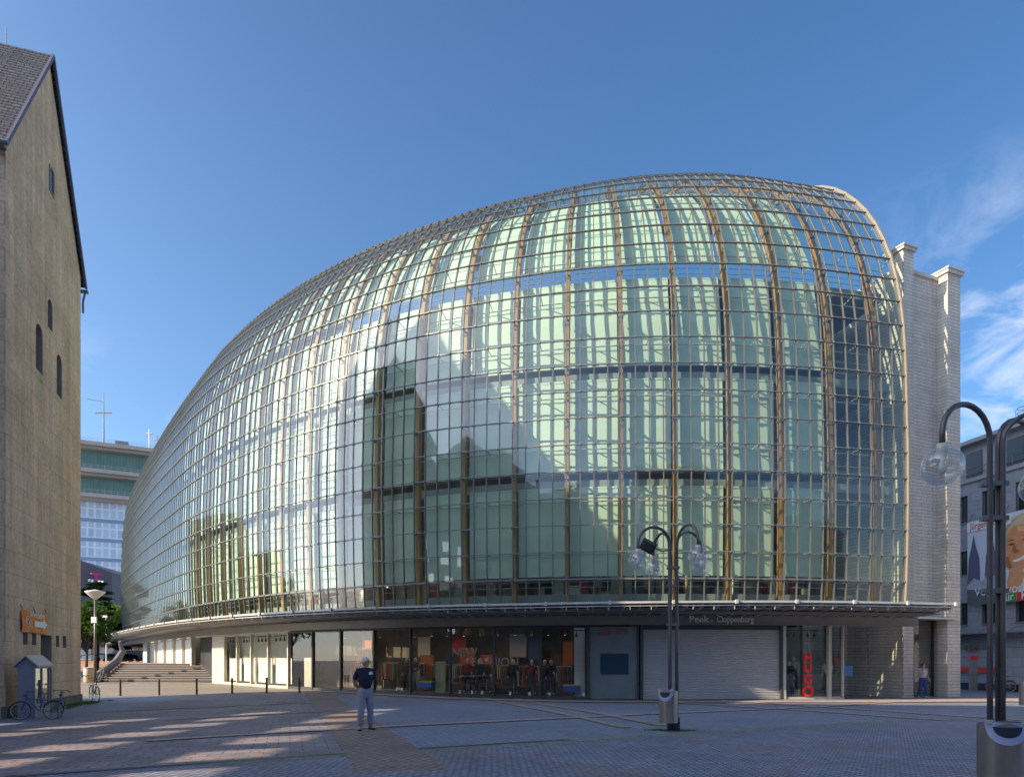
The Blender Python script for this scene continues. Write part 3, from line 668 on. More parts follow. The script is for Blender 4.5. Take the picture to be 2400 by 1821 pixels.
# ------------------------------------------------------------------ walls with openings
def holed(mb, w, h, holes, P, depth=.25, m=0, mr=1, mg=2, gable=None):
    """wall face w x h in (a,z) with recessed openings; P(a,z,d) maps to the world, d = depth into the wall"""
    xs_ = sorted({0, w, *[v for q in holes for v in q[:2]]}); zs_ = sorted({0, h, *[v for q in holes for v in q[2:4]]})
    for i in range(len(xs_)-1):
        for j in range(len(zs_)-1):
            a, b, c, d = xs_[i], xs_[i+1], zs_[j], zs_[j+1]; x, z = (a+b)/2, (c+d)/2
            if any(q[0] < x < q[1] and q[2] < z < q[3] for q in holes): continue
            mb.face([P(a, c, 0), P(b, c, 0), P(b, d, 0), P(a, d, 0)], m)
    for q in holes:
        a, b, c, d = q[:4]; dp = q[5] if len(q) > 5 else depth
        mb.face([P(a, c, 0), P(a, d, 0), P(a, d, dp), P(a, c, dp)], mr); mb.face([P(b, c, 0), P(b, c, dp), P(b, d, dp), P(b, d, 0)], mr)
        mb.face([P(a, c, 0), P(a, c, dp), P(b, c, dp), P(b, c, 0)], mr); mb.face([P(a, d, 0), P(b, d, 0), P(b, d, dp), P(a, d, dp)], mr)
        if len(q) > 4 and q[4]:                # round head: fill the corners
            r = (b-a)/2; cx, cz_ = (a+b)/2, d-r
            for s_ in (-1, 1):
                arc = [(cx+s_*r*cos(t), cz_+r*sin(t)) for t in [pi/2*k/6 for k in range(7)]]
                mb.face([P(cx+s_*r, d, 0)]+[P(x, z, 0) for x, z in arc], m)
                for (x0, z0), (x1, z1) in zip(arc, arc[1:]): mb.face([P(x0, z0, 0), P(x1, z1, 0), P(x1, z1, dp), P(x0, z0, dp)], mr)
# ------------------------------------------------------------------ old church building on the left
CS = 1.27; CL, CR = Vector((-12.95, 17.45))*CS, Vector((-15.1, 23.9))*CS
gd = (CR-CL).normalized(); GW = (CR-CL).length; ni = Vector((-gd.y, gd.x))
if ni.x > 0: ni = -ni
GB = -.6; GH = 1.65+13.35*CS; GA = 1.65+18.2*CS
def PG(a, z, d): return Vector((CL.x+gd.x*a+ni.x*d, CL.y+gd.y*a+ni.y*d, z))
def on_gable(px, py):
    k = (px-1200)/FPX; a = (CL.x-k*CL.y)/(k*gd.y-gd.x); Y = CL.y+gd.y*a; return a, CAMZ+(HOR-py)/FPX*Y
def grect(x0, x1, y0, y1, arch=False, dp=.3):
    a0, z1 = on_gable(x0, (y0)); a1, z1b = on_gable(x1, y0); _, z0 = on_gable((x0+x1)/2, y1); _, z1 = on_gable((x0+x1)/2, y0)
    return (a0, a1, z0, z1, arch, dp)
M_['plaster'] = brickmat('tan_limestone', (.74, .52, .355), (.66, .46, .31), (.42, .30, .21), 1.5, .75, .010, .85, axis='YZ', var=.22, bump=.45, jit=.6, vscale=.5, streak=.2)
M_['reveal'] = mat('stone_reveal', (.36, .27, .22), .8, 0, .15, 3)
M_['darkglass'] = mat('dark_window_glass', (.015, .018, .022), .12)
M_['tiles'] = brickmat('roof_slates', (.120, .118, .135), (.07, .075, .10), (.015, .015, .02), .26, .20, .018, .7, axis='XY', var=.35, bump=1.2, jit=.9, coords='UV')
chh = thing('church', 'tan stone church gable with steep slate roof and arched slits, behind the bicycles', 'church', (CL.x, CL.y, 0))
H = [grect(112, 123, 703, 772, True), grect(84, 100, 761, 871, True), grect(133, 145, 832, 930, True),
     grect(54, 65, 1482, 1510), grect(75, 85, 1484, 1511), grect(95.5, 121, 1488, 1640, dp=.5), grect(131, 139, 1489, 1516), grect(147, 155, 1490, 1517)]
H = [(a, b, c-GB, d-GB, e, f) for a, b, c, d, e, f in H]
w = MB(); holed(w, GW, GH-GB, H, lambda a, z, d: PG(a, z+GB, d), .3)
hz = (GA-GH); w.face([PG(0, GH, 0), PG(GW, GH, 0), PG(GW/2, GA, 0)])
DEP = 26
w.face([PG(0, GB, 0), PG(0, GH, 0), PG(0, GH, DEP), PG(0, GB, DEP)]); w.face([PG(GW, GB, 0), PG(GW, GB, DEP), PG(GW, GH, DEP), PG(GW, GH, 0)])
w.face([PG(0, GB, DEP), PG(0, GH, DEP), PG(GW/2, GA, DEP), PG(GW, GH, DEP), PG(GW, GB, DEP)])
wall = w.build('wall', [M_['plaster'], M_['reveal']], chh, world=True)
for q in H[:5]+H[6:]:
    a, b, c, d = q[0], q[1], q[2]+GB, q[3]+GB; wn_ = MB(); wn_.face([PG(a, c, .28), PG(b, c, .28), PG(b, d, .28), PG(a, d, .28)])
    for k in range(1, 9) if q[4] else (): z = c+(d-c)*k/9; wn_.bar(PG(a, z, .2), PG(b, z, .24), .05, .02, m=1)
    wn_.build('window', [M_['darkglass'], M_['greysteel']], wall, world=True)
wn_ = MB(); q = H[5]; wn_.face([PG(q[0], q[2]+GB, .48), PG(q[1], q[2]+GB, .48), PG(q[1], q[3]+GB, .48), PG(q[0], q[3]+GB, .48)]); wn_.build('door', mat('grey_brown_door', (.13, .11, .10), .6), wall, world=True)
a0, z0 = on_gable(116, 445); a1, z1 = on_gable(124, 407); wn_ = MB()
for x0, x1, zz0, zz1 in ((a0-.06, a0, z0-.06, z1+.06), (a1, a1+.06, z0-.06, z1+.06), (a0, a1, z1, z1+.06), (a0, a1, z0-.06, z0)):
    wn_.add([PG(x, z, d) for d in (-.04, .02) for z in (zz0, zz1) for x in (x0, x1)], [(0, 2, 3, 1), (4, 5, 7, 6), (0, 1, 5, 4), (2, 6, 7, 3), (0, 4, 6, 2), (1, 3, 7, 5)])
wn_.face([PG(a0, z0, -.01), PG(a1, z0, -.01), PG(a1, z1, -.01), PG(a0, z1, -.01)], 1); wn_.build('window', [M_['reveal'], M_['darkglass']], wall, world=True)
# plinth, roof, verge, gutter
w = MB(); w.add([PG(a, z, d) for d in (-.06, .1) for z in (GB, .12) for a in (-.06, GW+.06)], [(0, 2, 3, 1), (4, 5, 7, 6), (0, 1, 5, 4), (2, 6, 7, 3), (0, 4, 6, 2), (1, 3, 7, 5)])
w.build('plinth', mat('dark_plinth', (.16, .14, .13), .85, 0, .3, 2), chh, world=True)
sl_ = (GA-GH)/(GW/2)
me = bpy.data.meshes.new('roof'); vs, fs, uv = [], [], []
NR_ = 34
for sgn in (0, 1):
    for k in range(NR_):                     # courses of slates, each lapping the one below
        t0, t1 = k/NR_, (k+1)/NR_
        def rp(t, up, d):
            a = -.28+(GW/2+.28)*t; a = a if sgn == 0 else GW-a
            z = GH-.28*sl_+(GW/2+.28)*sl_*t; return PG(a, z+.12+up, d)
        i = len(vs); L = 6.2
        for p_ in (rp(t0, .055, -.14), rp(t0, .055, DEP), rp(t1, .012, DEP), rp(t1, .012, -.14), rp(t0, -.02, -.14), rp(t0, -.02, DEP)): vs.append(p_)
        fs += [(i, i+1, i+2, i+3) if sgn == 0 else (i+3, i+2, i+1, i), (i+4, i+5, i+1, i)]
        uv += [[(0, t0*L), (DEP, t0*L), (DEP, t1*L), (0, t1*L)] if sgn == 0 else [(0, t1*L), (DEP, t1*L), (DEP, t0*L), (0, t0*L)], [(0, 0), (DEP, 0), (DEP, .05), (0, .05)]]
inv = root_matrix(chh).inverted(); me.from_pydata([tuple(inv @ v) for v in vs], [], fs)
ul = me.uv_layers.new(name='UVMap'); k = 0
for f_ in uv:
    for p_ in f_: ul.data[k].uv = p_; k += 1
me.materials.append(M_['tiles']); ro = bpy.data.objects.new('roof', me); C.collection.objects.link(ro); ro.parent = chh
w = MB()
for s_ in (0, 1):
    A_ = PG(-.30 if s_ == 0 else GW+.30, GH-.30*sl_+.1, -.15); B_ = PG(GW/2, GA+.12, -.15); w.bar(A_, B_, .08, .13)
w.build('verge_board', mat('violet_grey_verge', (.12, .11, .17), .6), chh, world=True)
w = MB()
w.tube([PG(-.38, GH-.42, d) for d in (-.2, DEP)], .09, 8); w.tube([PG(GW+.38, GH-.42, d) for d in (-.2, DEP)], .09, 8)
w.bar(PG(-.16, GH-.36, -.05), PG(-.16, GH-.36, DEP), .3, .2, m=0); w.tube([PG(GW+.3, GH-.5, -.1), PG(GW+.12, GH-1.0, -.06), PG(GW+.12, GH-1.5, -.06)], .05, 6)
w.build('gutter', M_['greysteel'], chh, world=True)
w = MB(); w.tube([PG(GW/2, GA+.1, 1.4), PG(GW/2, GA+.75, 1.4)], .02, 5); w.build('lightning_rod', M_['greysteel'], ro, world=True)
# orange banner on the gable
bn = [on_gable(46, 1427), on_gable(106, 1441), on_gable(105, 1484), on_gable(46, 1478)]
ba = thing('orange_banner', 'orange cloth banner with white arrow on the church gable', 'banner', PG(bn[0][0], bn[3][1], -.1))
a0, a1 = bn[0][0], bn[1][0]; z0, z1 = bn[3][1]-.02, bn[0][1]
w = MB(); w.grid([[PG(a0+(a1-a0)*i/12, z0+(z1-z0)*j/6-.02*sin(pi*i/12)*(j == 6), -.07-.015*sin(i*1.3+j)) for i in range(13)] for j in range(7)])
w.build('cloth', mat('orange_cloth', (.85, .20, .02), .6, 0, .08, 3), ba, world=True)
w = MB()
for a in (a0+.05, (a0+a1)/2, a1-.05): w.tube([PG(a, z1-.02, -.07), PG(a, z1+.18, 0)], .012, 4)
w.build('hook', M_['darksteel'], ba, world=True)
am, zm = (a0+a1)/2, (z0+z1)/2; tw = (a1-a0)
wh = mat('banner_white', (.82, .82, .80), .6)
w = MB(); PA = lambda a, z: PG(am+a*tw, zm+z*(z1-z0), -.095)
w.face([PA(-.06, -.22), PA(.30, -.22), PA(.30, -.36), PA(.46, -.06), PA(.30, .22), PA(.30, .06), PA(-.06, .06)]); w.build('arrow', wh, ba, world=True)
w = MB(); w.tube([PA(-.30+.10*cos(t), -.02+.26*sin(t)) for t in [2*pi*k/16 for k in range(16)]], .012, 4, closed=True); w.tube([PA(-.30+.05*cos(t), -.02+.13*sin(t)) for t in [2*pi*k/12 for k in range(12)]], .012, 4, closed=True)
w.build('emblem', wh, ba, world=True)
text('Weltladen', .30, facing(PA(.06, .33), Vector((gd.x, gd.y, 0))), 'lettering', wh, ba, .004, 'CENTER', 1.25)
# pitched-roof display booth in front of the door
a0, zt_ = on_gable(50, 1527); a1, _ = on_gable(108, 1545)
bc = px2g(82, 1684); bt = thing('display_booth', 'lilac grey display booth with pitched roof and lit glass front, by the church wall', 'booth', (bc.x, bc.y, gz(bc.x, bc.y)))
L_ = 1.45; D_ = .48; hb_ = 1.74; gx = Vector((gd.x, gd.y, 0)); nx = Vector((ni.x, ni.y, 0))
def PBo(a, d, z): return Vector((bc.x, bc.y, gz(bc.x, bc.y)))+gx*a+nx*d+Vector((0, 0, z))
def bbox(mb, a0, a1, d0, d1, z0, z1, m=0): mb.add([PBo(a, d, z) for z in (z0, z1) for d in (d0, d1) for a in (a0, a1)], [(0, 2, 3, 1), (4, 5, 7, 6), (0, 1, 5, 4), (2, 6, 7, 3), (0, 4, 6, 2), (1, 3, 7, 5)], m)
lil = mat('lilac_grey_paint', (.22, .22, .29), .5, .1, .08, 2)
w = MB()
bbox(w, 0, .05, 0, D_, 0, hb_); bbox(w, L_-.05, L_, 0, D_, 0, hb_); bbox(w, .05, L_-.05, D_-.05, D_, 0, hb_); bbox(w, .05, L_-.05, .002, D_-.05, 0, .35); bbox(w, .05, L_-.05, .0, .06, hb_-.12, hb_)
bbox(w, .68, .74, 0, .05, .35, hb_-.12)
w.face([PBo(-.0, 0, hb_), PBo(0, D_, hb_), PBo(0, D_/2, hb_+.24)]); w.face([PBo(L_, 0, hb_), PBo(L_, D_/2, hb_+.24), PBo(L_, D_, hb_)])
w.build('cabinet', lil, bt, world=True)
w = MB()
for s_ in (0, 1):
    d0, d1 = (-.12, D_/2) if s_ == 0 else (D_+.12, D_/2)
    w.add([PBo(a, d, z) for a in (-.1, L_+.1) for d, z in ((d0, hb_-.08), (d1, hb_+.27), (d1, hb_+.32), (d0, hb_-.02))], [(0, 1, 2, 3), (7, 6, 5, 4), (0, 4, 5, 1), (1, 5, 6, 2), (2, 6, 7, 3), (3, 7, 4, 0)])
w.build('pitched_roof', mat('booth_roof', (.40, .38, .39), .6, 0, .1, 2), bt, world=True)
w = MB(); w.face([PBo(.05, .03, .35), PBo(L_-.05, .03, .35), PBo(L_-.05, .03, hb_-.12), PBo(.05, .03, hb_-.12)]); w.build('pane', M_['shopglass'], bt, world=True)
w = MB(); bbox(w, .08, .64, D_-.12, D_-.06, .4, 1.55); bbox(w, .78, 1.36, D_-.12, D_-.06, .4, 1.55); bbox(w, .1, 1.35, .2, .42, .36, .42)
w.build('poster_board', mat('cream_poster', (.78, .66, .30), .6, 0, .1, 2), bt, world=True)
# the church's own ridge tower stands outside the picture; it shades the store
TWP = (-29.9, 23.4)
w = MB(); Mx = Matrix.Translation((*TWP, 0)) @ Matrix.Rotation(R(18), 4, 'Z'); w.box(-3.8, 3.8, -3.8, 3.8, 15, 24.5, M=Mx); b4 = [Mx @ Vector(p) for p in ((-4, -4, 24.5), (4, -4, 24.5), (4, 4, 24.5), (-4, 4, 24.5))]; ap = Mx @ Vector((0, 0, 34))
for i in range(4): w.face([b4[i], b4[(i+1) % 4], ap], 1)
w.build('tower', [M_['plaster'], M_['greysteel']], chh, world=True)
# ------------------------------------------------------------------ stone wing at the right end of the glass
WA = Vector((19.75, 34.45)); wd = Vector((.92, .39)).normalized(); wi = Vector((-wd.y, wd.x))
def PW_(a, z, d): return Vector((WA.x+wd.x*a+wi.x*d, WA.y+wd.y*a+wi.y*d, z))
def wbox(mb, a0, a1, d0, d1, z0, z1, m=0, P=None):
    P = P or PW_; mb.add([P(a, z, d) for z in (z0, z1) for d in (d0, d1) for a in (a0, a1)], [(0, 2, 3, 1), (4, 5, 7, 6), (0, 1, 5, 4), (2, 6, 7, 3), (0, 4, 6, 2), (1, 3, 7, 5)], m)
wing = thing('stone_wing', 'tall pale stone clad end block with two pilasters, right of the glass shell', 'building', (*WA, 0))
w = MB(); wbox(w, -.02, 4.6, .45, 14, 3.75, 21.6); wbox(w, 0, .75, .45, 14, -.6, 3.75); wbox(w, 3.3, 4.6, .45, 14, -.6, 3.75); wbox(w, .75, 3.3, 3.4, 14, -.6, 3.75)
w.build('wall', M_['stone'], wing, world=True)
w = MB(); wbox(w, 0, .74, 0, .45, -.6, 22.35); w.build('pilaster', M_['stone'], wing, world=True)
w = MB(); wbox(w, 3.15, 4.15, -.12, .45, -.6, 21.8); w.build('pilaster', M_['stone'], wing, world=True)
w = MB(); wbox(w, -.1, .84, -.1, 1.1, 22.35, 22.5); wbox(w, -.15, .9, -.16, 1.1, 22.5, 22.58); wbox(w, .9, 3.1, .36, 1.0, 21.6, 21.78)
wbox(w, 3.05, 4.28, -.22, 1.1, 21.8, 21.98); wbox(w, 3.0, 4.34, -.28, 1.1, 21.98, 22.06); w.build('coping', M_['stonetop'], wing, world=True)
w = MB(); wbox(w, 4.6, 5.05, .7, 9, -.6, 18.6); w.build('side_pier', M_['stone'], wing, world=True)
w = MB(); wbox(w, 4.55, 5.15, .6, 9, 18.6, 18.75); w.build('side_coping', M_['stonetop'], wing, world=True)
w = MB()
for a in (.75, 1.55, 3.07): wbox(w, a, a+.08, .62, .74, -.4, 3.7)
wbox(w, .75, 3.25, .60, .76, 3.60, 3.75)
f = w.build('shop_window', M_['darksteel'], wing, world=True)
w = MB(); w.face([PW_(.83, -.3, .68), PW_(3.17, -.3, .68), PW_(3.17, 3.6, .68), PW_(.83, 3.6, .68)]); w.build('pane', M_['shopglass'], f, world=True)
w = MB(); w.face([PW_(.75, -.4, 3.38), PW_(3.3, -.4, 3.38), PW_(3.3, 3.75, 3.38), PW_(.75, 3.75, 3.38)]); w.build('inner_wall', mat('grey_lined_wall', (.28, .30, .31), .5), wing, world=True)
w = MB(); wbox(w, 2.0, 2.25, 1.6, 2.0, .9, 1.1); wbox(w, 1.9, 2.2, 1.6, 2.0, .45, .6); w.build('lit_shelf', mat('shelf_goods', (.75, .55, .3)), wing, world=True)
w = MB(); wbox(w, .1, 3.6, -.35, .5, 3.72, 3.8); w.build('glass_canopy', M_['steel'], wing, world=True)
# ------------------------------------------------------------------ office building at the right edge
RP = Vector((29.6, 48)); rd = Vector((.2, -.98)).normalized(); ri = Vector((.98, .2)).normalized()
def PR(a, z, d): return Vector((RP.x+rd.x*a+ri.x*d, RP.y+rd.y*a+ri.y*d, z))
def on_right(px, py):
    k = (px-1200)/FPX; a = (RP.x-k*RP.y)/(k*rd.y-rd.x); Y = RP.y+rd.y*a; return a, CAMZ+(HOR-py)/FPX*Y
M_['office'] = brickmat('grey_clad_stone', (.35, .36, .39), (.31, .32, .35), (.15, .155, .17), 1.2, .6, .012, .75, axis='YZ', var=.12, bump=.4, jit=.3, vscale=.6)
ob = thing('office_building', 'grey stone office block with dark windows at the right edge behind the lamp', 'building', (RP.x, RP.y, 0))
OZ = -.6; TOPZ = 13.3; wins = []
def rrect(x0, x1, y0, y1):
    a0, z1 = on_right(x0, y0); a1, _ = on_right(x1, y0); _, z0 = on_right((x0+x1)/2, y1); _, z1 = on_right((x0+x1)/2, y0); return a0, a1, z0, z1
base = [rrect(2262, 2284, 1160, 1223), rrect(2260, 2280, 1290, 1346), rrect(2264, 2290, 1411, 1463)]
stp = 2.35
for (a0, a1, z0, z1) in base:
    aw = 1.25; a0 = 1.6
    for k in range(7): wins.append((a0+k*stp, a0+k*stp+aw, z0-OZ, z1-OZ, False, .22))
w = MB(); holed(w, 20, TOPZ-OZ, wins, lambda a, z, d: PR(a, z+OZ, d)); w.face([PR(0, OZ, 0), PR(0, TOPZ, 0), PR(0, TOPZ, 14), PR(0, OZ, 14)]); w.face([PR(20, OZ, 0), PR(20, OZ, 14), PR(20, TOPZ, 14), PR(20, TOPZ, 0)])
wl_ = w.build('wall', [M_['office'], M_['greysteel']], ob, world=True)
for q in wins:
    a, b, c, d = q[0], q[1], q[2]+OZ, q[3]+OZ; w = MB(); w.face([PR(a, c, .2), PR(b, c, .2), PR(b, d, .2), PR(a, d, .2)], 1)
    for x in (a+.03, (a+b)/2, b-.03): w.bar(PR(x, c, .17), PR(x, d, .17), .05, .05)
    wbox(w, a-.05, b+.05, -.06, .1, c-.08, c, P=PR); w.build('window', [M_['greysteel'], M_['darkglass']], wl_, world=True)
w = MB(); wbox(w, -.1, 20, -.12, .3, TOPZ, TOPZ+.2, P=PR); wbox(w, 0, 20, .8, 1.0, TOPZ+.2, 16.0, P=PR); wbox(w, 0, 20, .3, 1.3, 16.0, 16.25, P=PR); wbox(w, 0, 20, 1, 14, TOPZ, 16.05, P=PR); w.build('attic', mat('attic_plaster', (.36, .36, .37), .7, 0, .1, 1), ob, world=True)
for k in range(5):
    w = MB(); a = 2.0+k*3.0; wbox(w, a, a+1.2, .74, .82, 13.9, 15.5, P=PR); w.build('attic_window', M_['darkglass'], ob, world=True)
w = MB()
for h in (.35, .7): w.tube([PR(0, TOPZ+.2+h, .1), PR(20, TOPZ+.2+h, .1)], .02, 4)
for k in range(21): w.tube([PR(k, TOPZ+.2, .1), PR(k, TOPZ+.9, .1)], .015, 4)
w.build('railing', M_['greysteel'], ob, world=True)
w = MB()
for a in (5.4, 5.9, 6.4):
    w.tube([PR(a, 16.2, 1.0), PR(a, 17.3, 1.0)], .02, 4)
for z in (16.7, 17.0, 17.3): w.tube([PR(5.9+.5*cos(t), z, 1.2+.4*sin(t)) for t in [2*pi*i/12 for i in range(12)]], .02, 4, closed=True)
w.build('roof_ladder_cage', M_['greysteel'], ob, world=True)
w = MB(); wbox(w, 0, 20, -.9, 0, 3.28, 3.36, P=PR); wbox(w, 0, 4.6, -.10, 0, 2.35, 3.2, P=PR)
for k in range(0, 20, 2): w.bar(PR(k+.5, 3.36, -.85), PR(k+.9, 3.9, 0), .05, .05)
w.build('awning', mat('dark_grey_awning', (.17, .175, .19), .6), ob, world=True)
w = MB(); wbox(w, 0, 20, -.05, 0, OZ, .12, P=PR); w.build('plinth', mat('black_plinth', (.02, .02, .025), .4), ob, world=True)
a, z = on_right(2281, 1519); text('OPF', .62, facing(PR(a, z, -.12), Vector((rd.x, rd.y, 0))), 'gold_letters', mat('old_gold', (.30, .22, .10), .4, .6), ob, .03)
a0, z1 = on_right(2262, 1562); a1, z0 = on_right(2345, 1579)
w = MB(); wbox(w, a0-1, a1, -.10, -.02, z0+.05, z1-.03, P=PR); w.build('red_sign_band', mat('red_sign_band', (.75, .05, .02), .4), ob, world=True)
# election poster
a0, z1 = on_right(2279, 1225); _, z0 = on_right(2279, 1419); pw_ = 5.3; z0 += 0
po = thing('hanging_poster', 'large hanging poster of a smiling white-haired man and two church spires on the office block', 'poster', PR(a0, z0, -.3))
w = MB(); wbox(w, a0, a0+pw_, -.38, -.34, z0, z1, P=PR); w.build('sheet', mat('poster_sky', (.62, .66, .74), .55), po, world=True)
PP = lambda u, v, d=0: PR(a0+u*pw_, z0+v*(z1-z0), -.385-.004*d)
def shape(name, pts, col, d):
    w = MB(); w.face([PP(u, v, d) for u, v in pts]); w.build(name, mat(name, col, .6, 0, .18, 3), po, world=True)
shape('dark_town', [(0, 0), (.40, 0), (.34, .28), (0, .26)], (.10, .12, .12), 1)
shape('spire', [(.0, .25), (.02, .55), (.06, .70), (.09, .84), (.12, .70), (.17, .55), (.18, .40), (.18, .25)], (.10, .10, .19), 2)
shape('spire', [(.24, .25), (.26, .55), (.30, .70), (.33, .85), (.36, .70), (.40, .50), (.42, .25)], (.17, .10, .20), 2)
shape('pale_roofs', [(0, .24), (.1, .32), (.2, .27), (.3, .35), (.42, .30), (.42, .2), (.2, .17), (0, .19)], (.42, .43, .50), 3)
shape('shirt', [(.62, .0), (.66, .2), (.80, .40), (1, .46), (1, 0)], (.72, .72, .76), 3)
shape('head', [(.50+.0, .52), (.52, .40), (.60, .33), (.72, .34), (.84, .42), (.92, .55), (.94, .72), (.88, .84), (.74, .90), (.60, .88), (.52, .80), (.49, .68)], (.70, .29, .12), 4)
shape('hair', [(.47, .72), (.49, .84), (.58, .93), (.74, .97), (.90, .92), (.98, .78), (.98, .60), (.93, .62), (.92, .74), (.84, .83), (.70, .85), (.58, .82), (.52, .74)], (.62, .50, .30), 5)
shape('eyebrow', [(.70, .71), (.80, .74), (.86, .71), (.80, .725)], (.12, .06, .03), 6); shape('eyebrow', [(.53, .68), (.60, .70), (.65, .68), (.60, .685)], (.12, .06, .03), 6)
shape('eye', [(.72, .67), (.78, .685), (.83, .67), (.78, .66)], (.05, .03, .02), 6); shape('eye', [(.55, .64), (.60, .655), (.64, .64), (.60, .63)], (.05, .03, .02), 6)
shape('nose_shade', [(.63, .66), (.60, .56), (.65, .53), (.70, .55), (.66, .58)], (.42, .13, .05), 6)
shape('smile', [(.60, .455), (.70, .475), (.80, .52), (.82, .50), (.74, .455), (.65, .435)], (.80, .76, .72), 6)
shape('cheek_light', [(.74, .62), (.82, .64), (.86, .56), (.82, .48), (.76, .52)], (.82, .40, .20), 5); shape('jaw_shade', [(.52, .52), (.52, .42), (.60, .34), (.68, .35), (.60, .40), (.56, .50)], (.45, .15, .06), 5); shape('ear', [(.92, .70), (.965, .69), (.96, .58), (.92, .55)], (.62, .24, .10), 6); shape('forehead_light', [(.66, .83), (.82, .81), (.86, .76), (.68, .77)], (.84, .42, .22), 5)
shape('hair_shade', [(.50, .80), (.58, .90), (.70, .94), (.60, .87), (.53, .78)], (.42, .32, .18), 6); shape('hair_shade', [(.94, .86), (.975, .74), (.96, .62), (.945, .74)], (.42, .32, .18), 6)
shape('hand', [(.56, .0), (.54, .22), (.58, .36), (.66, .41), (.80, .42), (.82, .39), (.72, .36), (.76, .30), (.74, .22), (.68, .10), (.68, 0)], (.72, .32, .14), 7)
shape('tie', [(.78, .12), (.76, .26), (.82, .30), (.88, .20), (.86, .10)], (.30, .22, .55), 6)
shape('white_tag', [(0, .875), (0, .985), (.60, .985), (.60, .885), (.56, .875)], (.82, .82, .82), 8)
tdir = Vector((rd.x, rd.y, 0))
pwh = mat('poster_white', (.85, .85, .85), .6)
text('Jürgen Roters', .62, facing(PP(.30, .935, 10), tdir), 'poster_lettering', mat('poster_red', (.55, .03, .05), .6), po, .002, sx=.78)
text('Verantwortung', .80, facing(PP(.55, .145, 12), tdir), 'poster_lettering', pwh, po, .002, sx=.95)
shape('green_box', [(.46, -.0), (.46, .095), (.66, .095), (.66, .0)], (.04, .30, .06), 9); shape('red_box', [(.665, .0), (.665, .10), (1, .10), (1, .0)], (.62, .03, .04), 9)
text('für', .70, facing(PP(.56, .055, 12), tdir), 'poster_lettering', pwh, po, .002, sx=.95); text('Köln', .70, facing(PP(.84, .055, 12), tdir), 'poster_lettering', pwh, po, .002, sx=.95)
w = MB()
for u in (.02, .5, .98): w.tube([PP(u, 1, 0), PR(a0+u*pw_, z1+.6, 0)], .02, 4)
w.build('rope', M_['darksteel'], po, world=True)
# ticket pillar with red head by the office wall
a, z = on_right(2318, 1625); q = PR(a, 0, -1.2); tp = thing('ticket_pillar', 'slim grey pillar with red top in front of the office block', 'pillar', (q.x, q.y, gz(q.x, q.y)))
w = MB(); w.box(-.2, .2, -.12, .12, 0, 2.0); w.build('body', mat('taupe_metal', (.24, .22, .20), .5, .2), tp)
w = MB(); w.box(-.23, .23, -.15, .15, 2.0, 2.25); w.build('head', mat('bright_red', (.8, .02, .05), .4), tp)
# ------------------------------------------------------------------ background on the left
hi = thing('office_tower', 'distant glass office tower with green top storeys and aerials, left of the store', 'tower', (-140, 240, 0))
def pt(px, py, Y): return Vector(((px-1200)/FPX*Y, Y, CAMZ+(HOR-py)/FPX*Y))
TM = Matrix.Translation((-152, 236, 0)) @ Matrix.Rotation(R(26), 4, 'Z')
M_['towerwall'] = brickmat('tower_curtain_wall', (.50, .60, .72), (.40, .50, .64), (.72, .74, .78), 2.0, 3.4, .30, .35, off=0, axis='XZ', var=.12, bump=.1, jit=.2)  # tower colours paled to imitate haze over the distance
w = MB(); w.box(-14, 26, 0, 20, 0, 57, M=TM); w.build('wall', M_['towerwall'], hi, world=True)
w = MB()
for k in range(14):
    z = 55-3.4*k*1.0-1.9; w.box(-14, 26, -.15, -.02, z, z+1.2, M=TM) if k in (1, 3, 5, 7, 9, 11) else None
w.build('window_band', mat('tower_blue_glass', (.20, .28, .40), .2), hi, world=True)
w = MB()
for z in (57.5, 66, 75.3):
    w.box(-16, 30, -5, 22, z, z+1.3, M=TM); w.box(-13, 26, -3, 20, z-.8, z, M=TM)
w.build('terrace_slab', mat('tower_concrete', (.42, .36, .31), .7, 0, .1, .2), hi, world=True)
w = MB(); w.box(-.5, 26, 0, 18, 58.8, 65.2, M=TM); w.box(-.5, 26, 0, 18, 67.3, 74.5, M=TM); w.build('green_storey', brickmat('green_cladding', (.15, .25, .22), (.135, .23, .20), (.10, .17, .15), .9, 20, .06, .5, off=0, axis='XZ', var=.15), hi, world=True)  # green paled and greyed likewise, as if through haze
w = MB()
for z in (58.8, 67.3, 76.6):
    for h in (.6, 1.2): w.tube([TM @ Vector((-16, -4.9, z+h)), TM @ Vector((30, -4.9, z+h))], .05, 4)
    for k in range(24): w.tube([TM @ Vector((-16+2*k, -4.9, z)), TM @ Vector((-16+2*k, -4.9, z+1.2))], .05, 4)
w.build('railing', M_['steel'], hi, world=True)
w = MB(); p = TM @ Vector((9, 4, 0)); w.tube([(p.x, p.y, 76), (p.x, p.y, 86), (p.x, p.y, 97)], [.32, .22, .12], 6); w.tube([(p.x-3, p.y, 89.5), (p.x+3, p.y, 89.5)], .18, 4); w.tube([(p.x-6, p.y, 94.5), (p.x, p.y, 93.5)], .1, 4)
w.build('mast', M_['greysteel'], hi, world=True)
w = MB()
for x, h in ((-4, 5.5), (23.5, 8), (26, 6)):
    p = TM @ Vector((x, 0, 0)); w.tube([(p.x, p.y, 76), (p.x, p.y, 76.6+h)], .25, 5); w.tube([(p.x-1.2, p.y, 75+h), (p.x+1.2, p.y, 75+h)], .3, 4)
w.build('aerial', M_['steel'], hi, world=True)
w = MB(); w.box(13, 17, -2, 2, 76.6, 78.6, M=TM); w.build('roof_box', M_['greysteel'], hi, world=True)
tb = thing('dark_block', 'dark brown block with sloping top and a magenta T below the tower', 'building', (-82, 131, 0))
c = [pt(186, 1312, 130), pt(262, 1341, 135)]
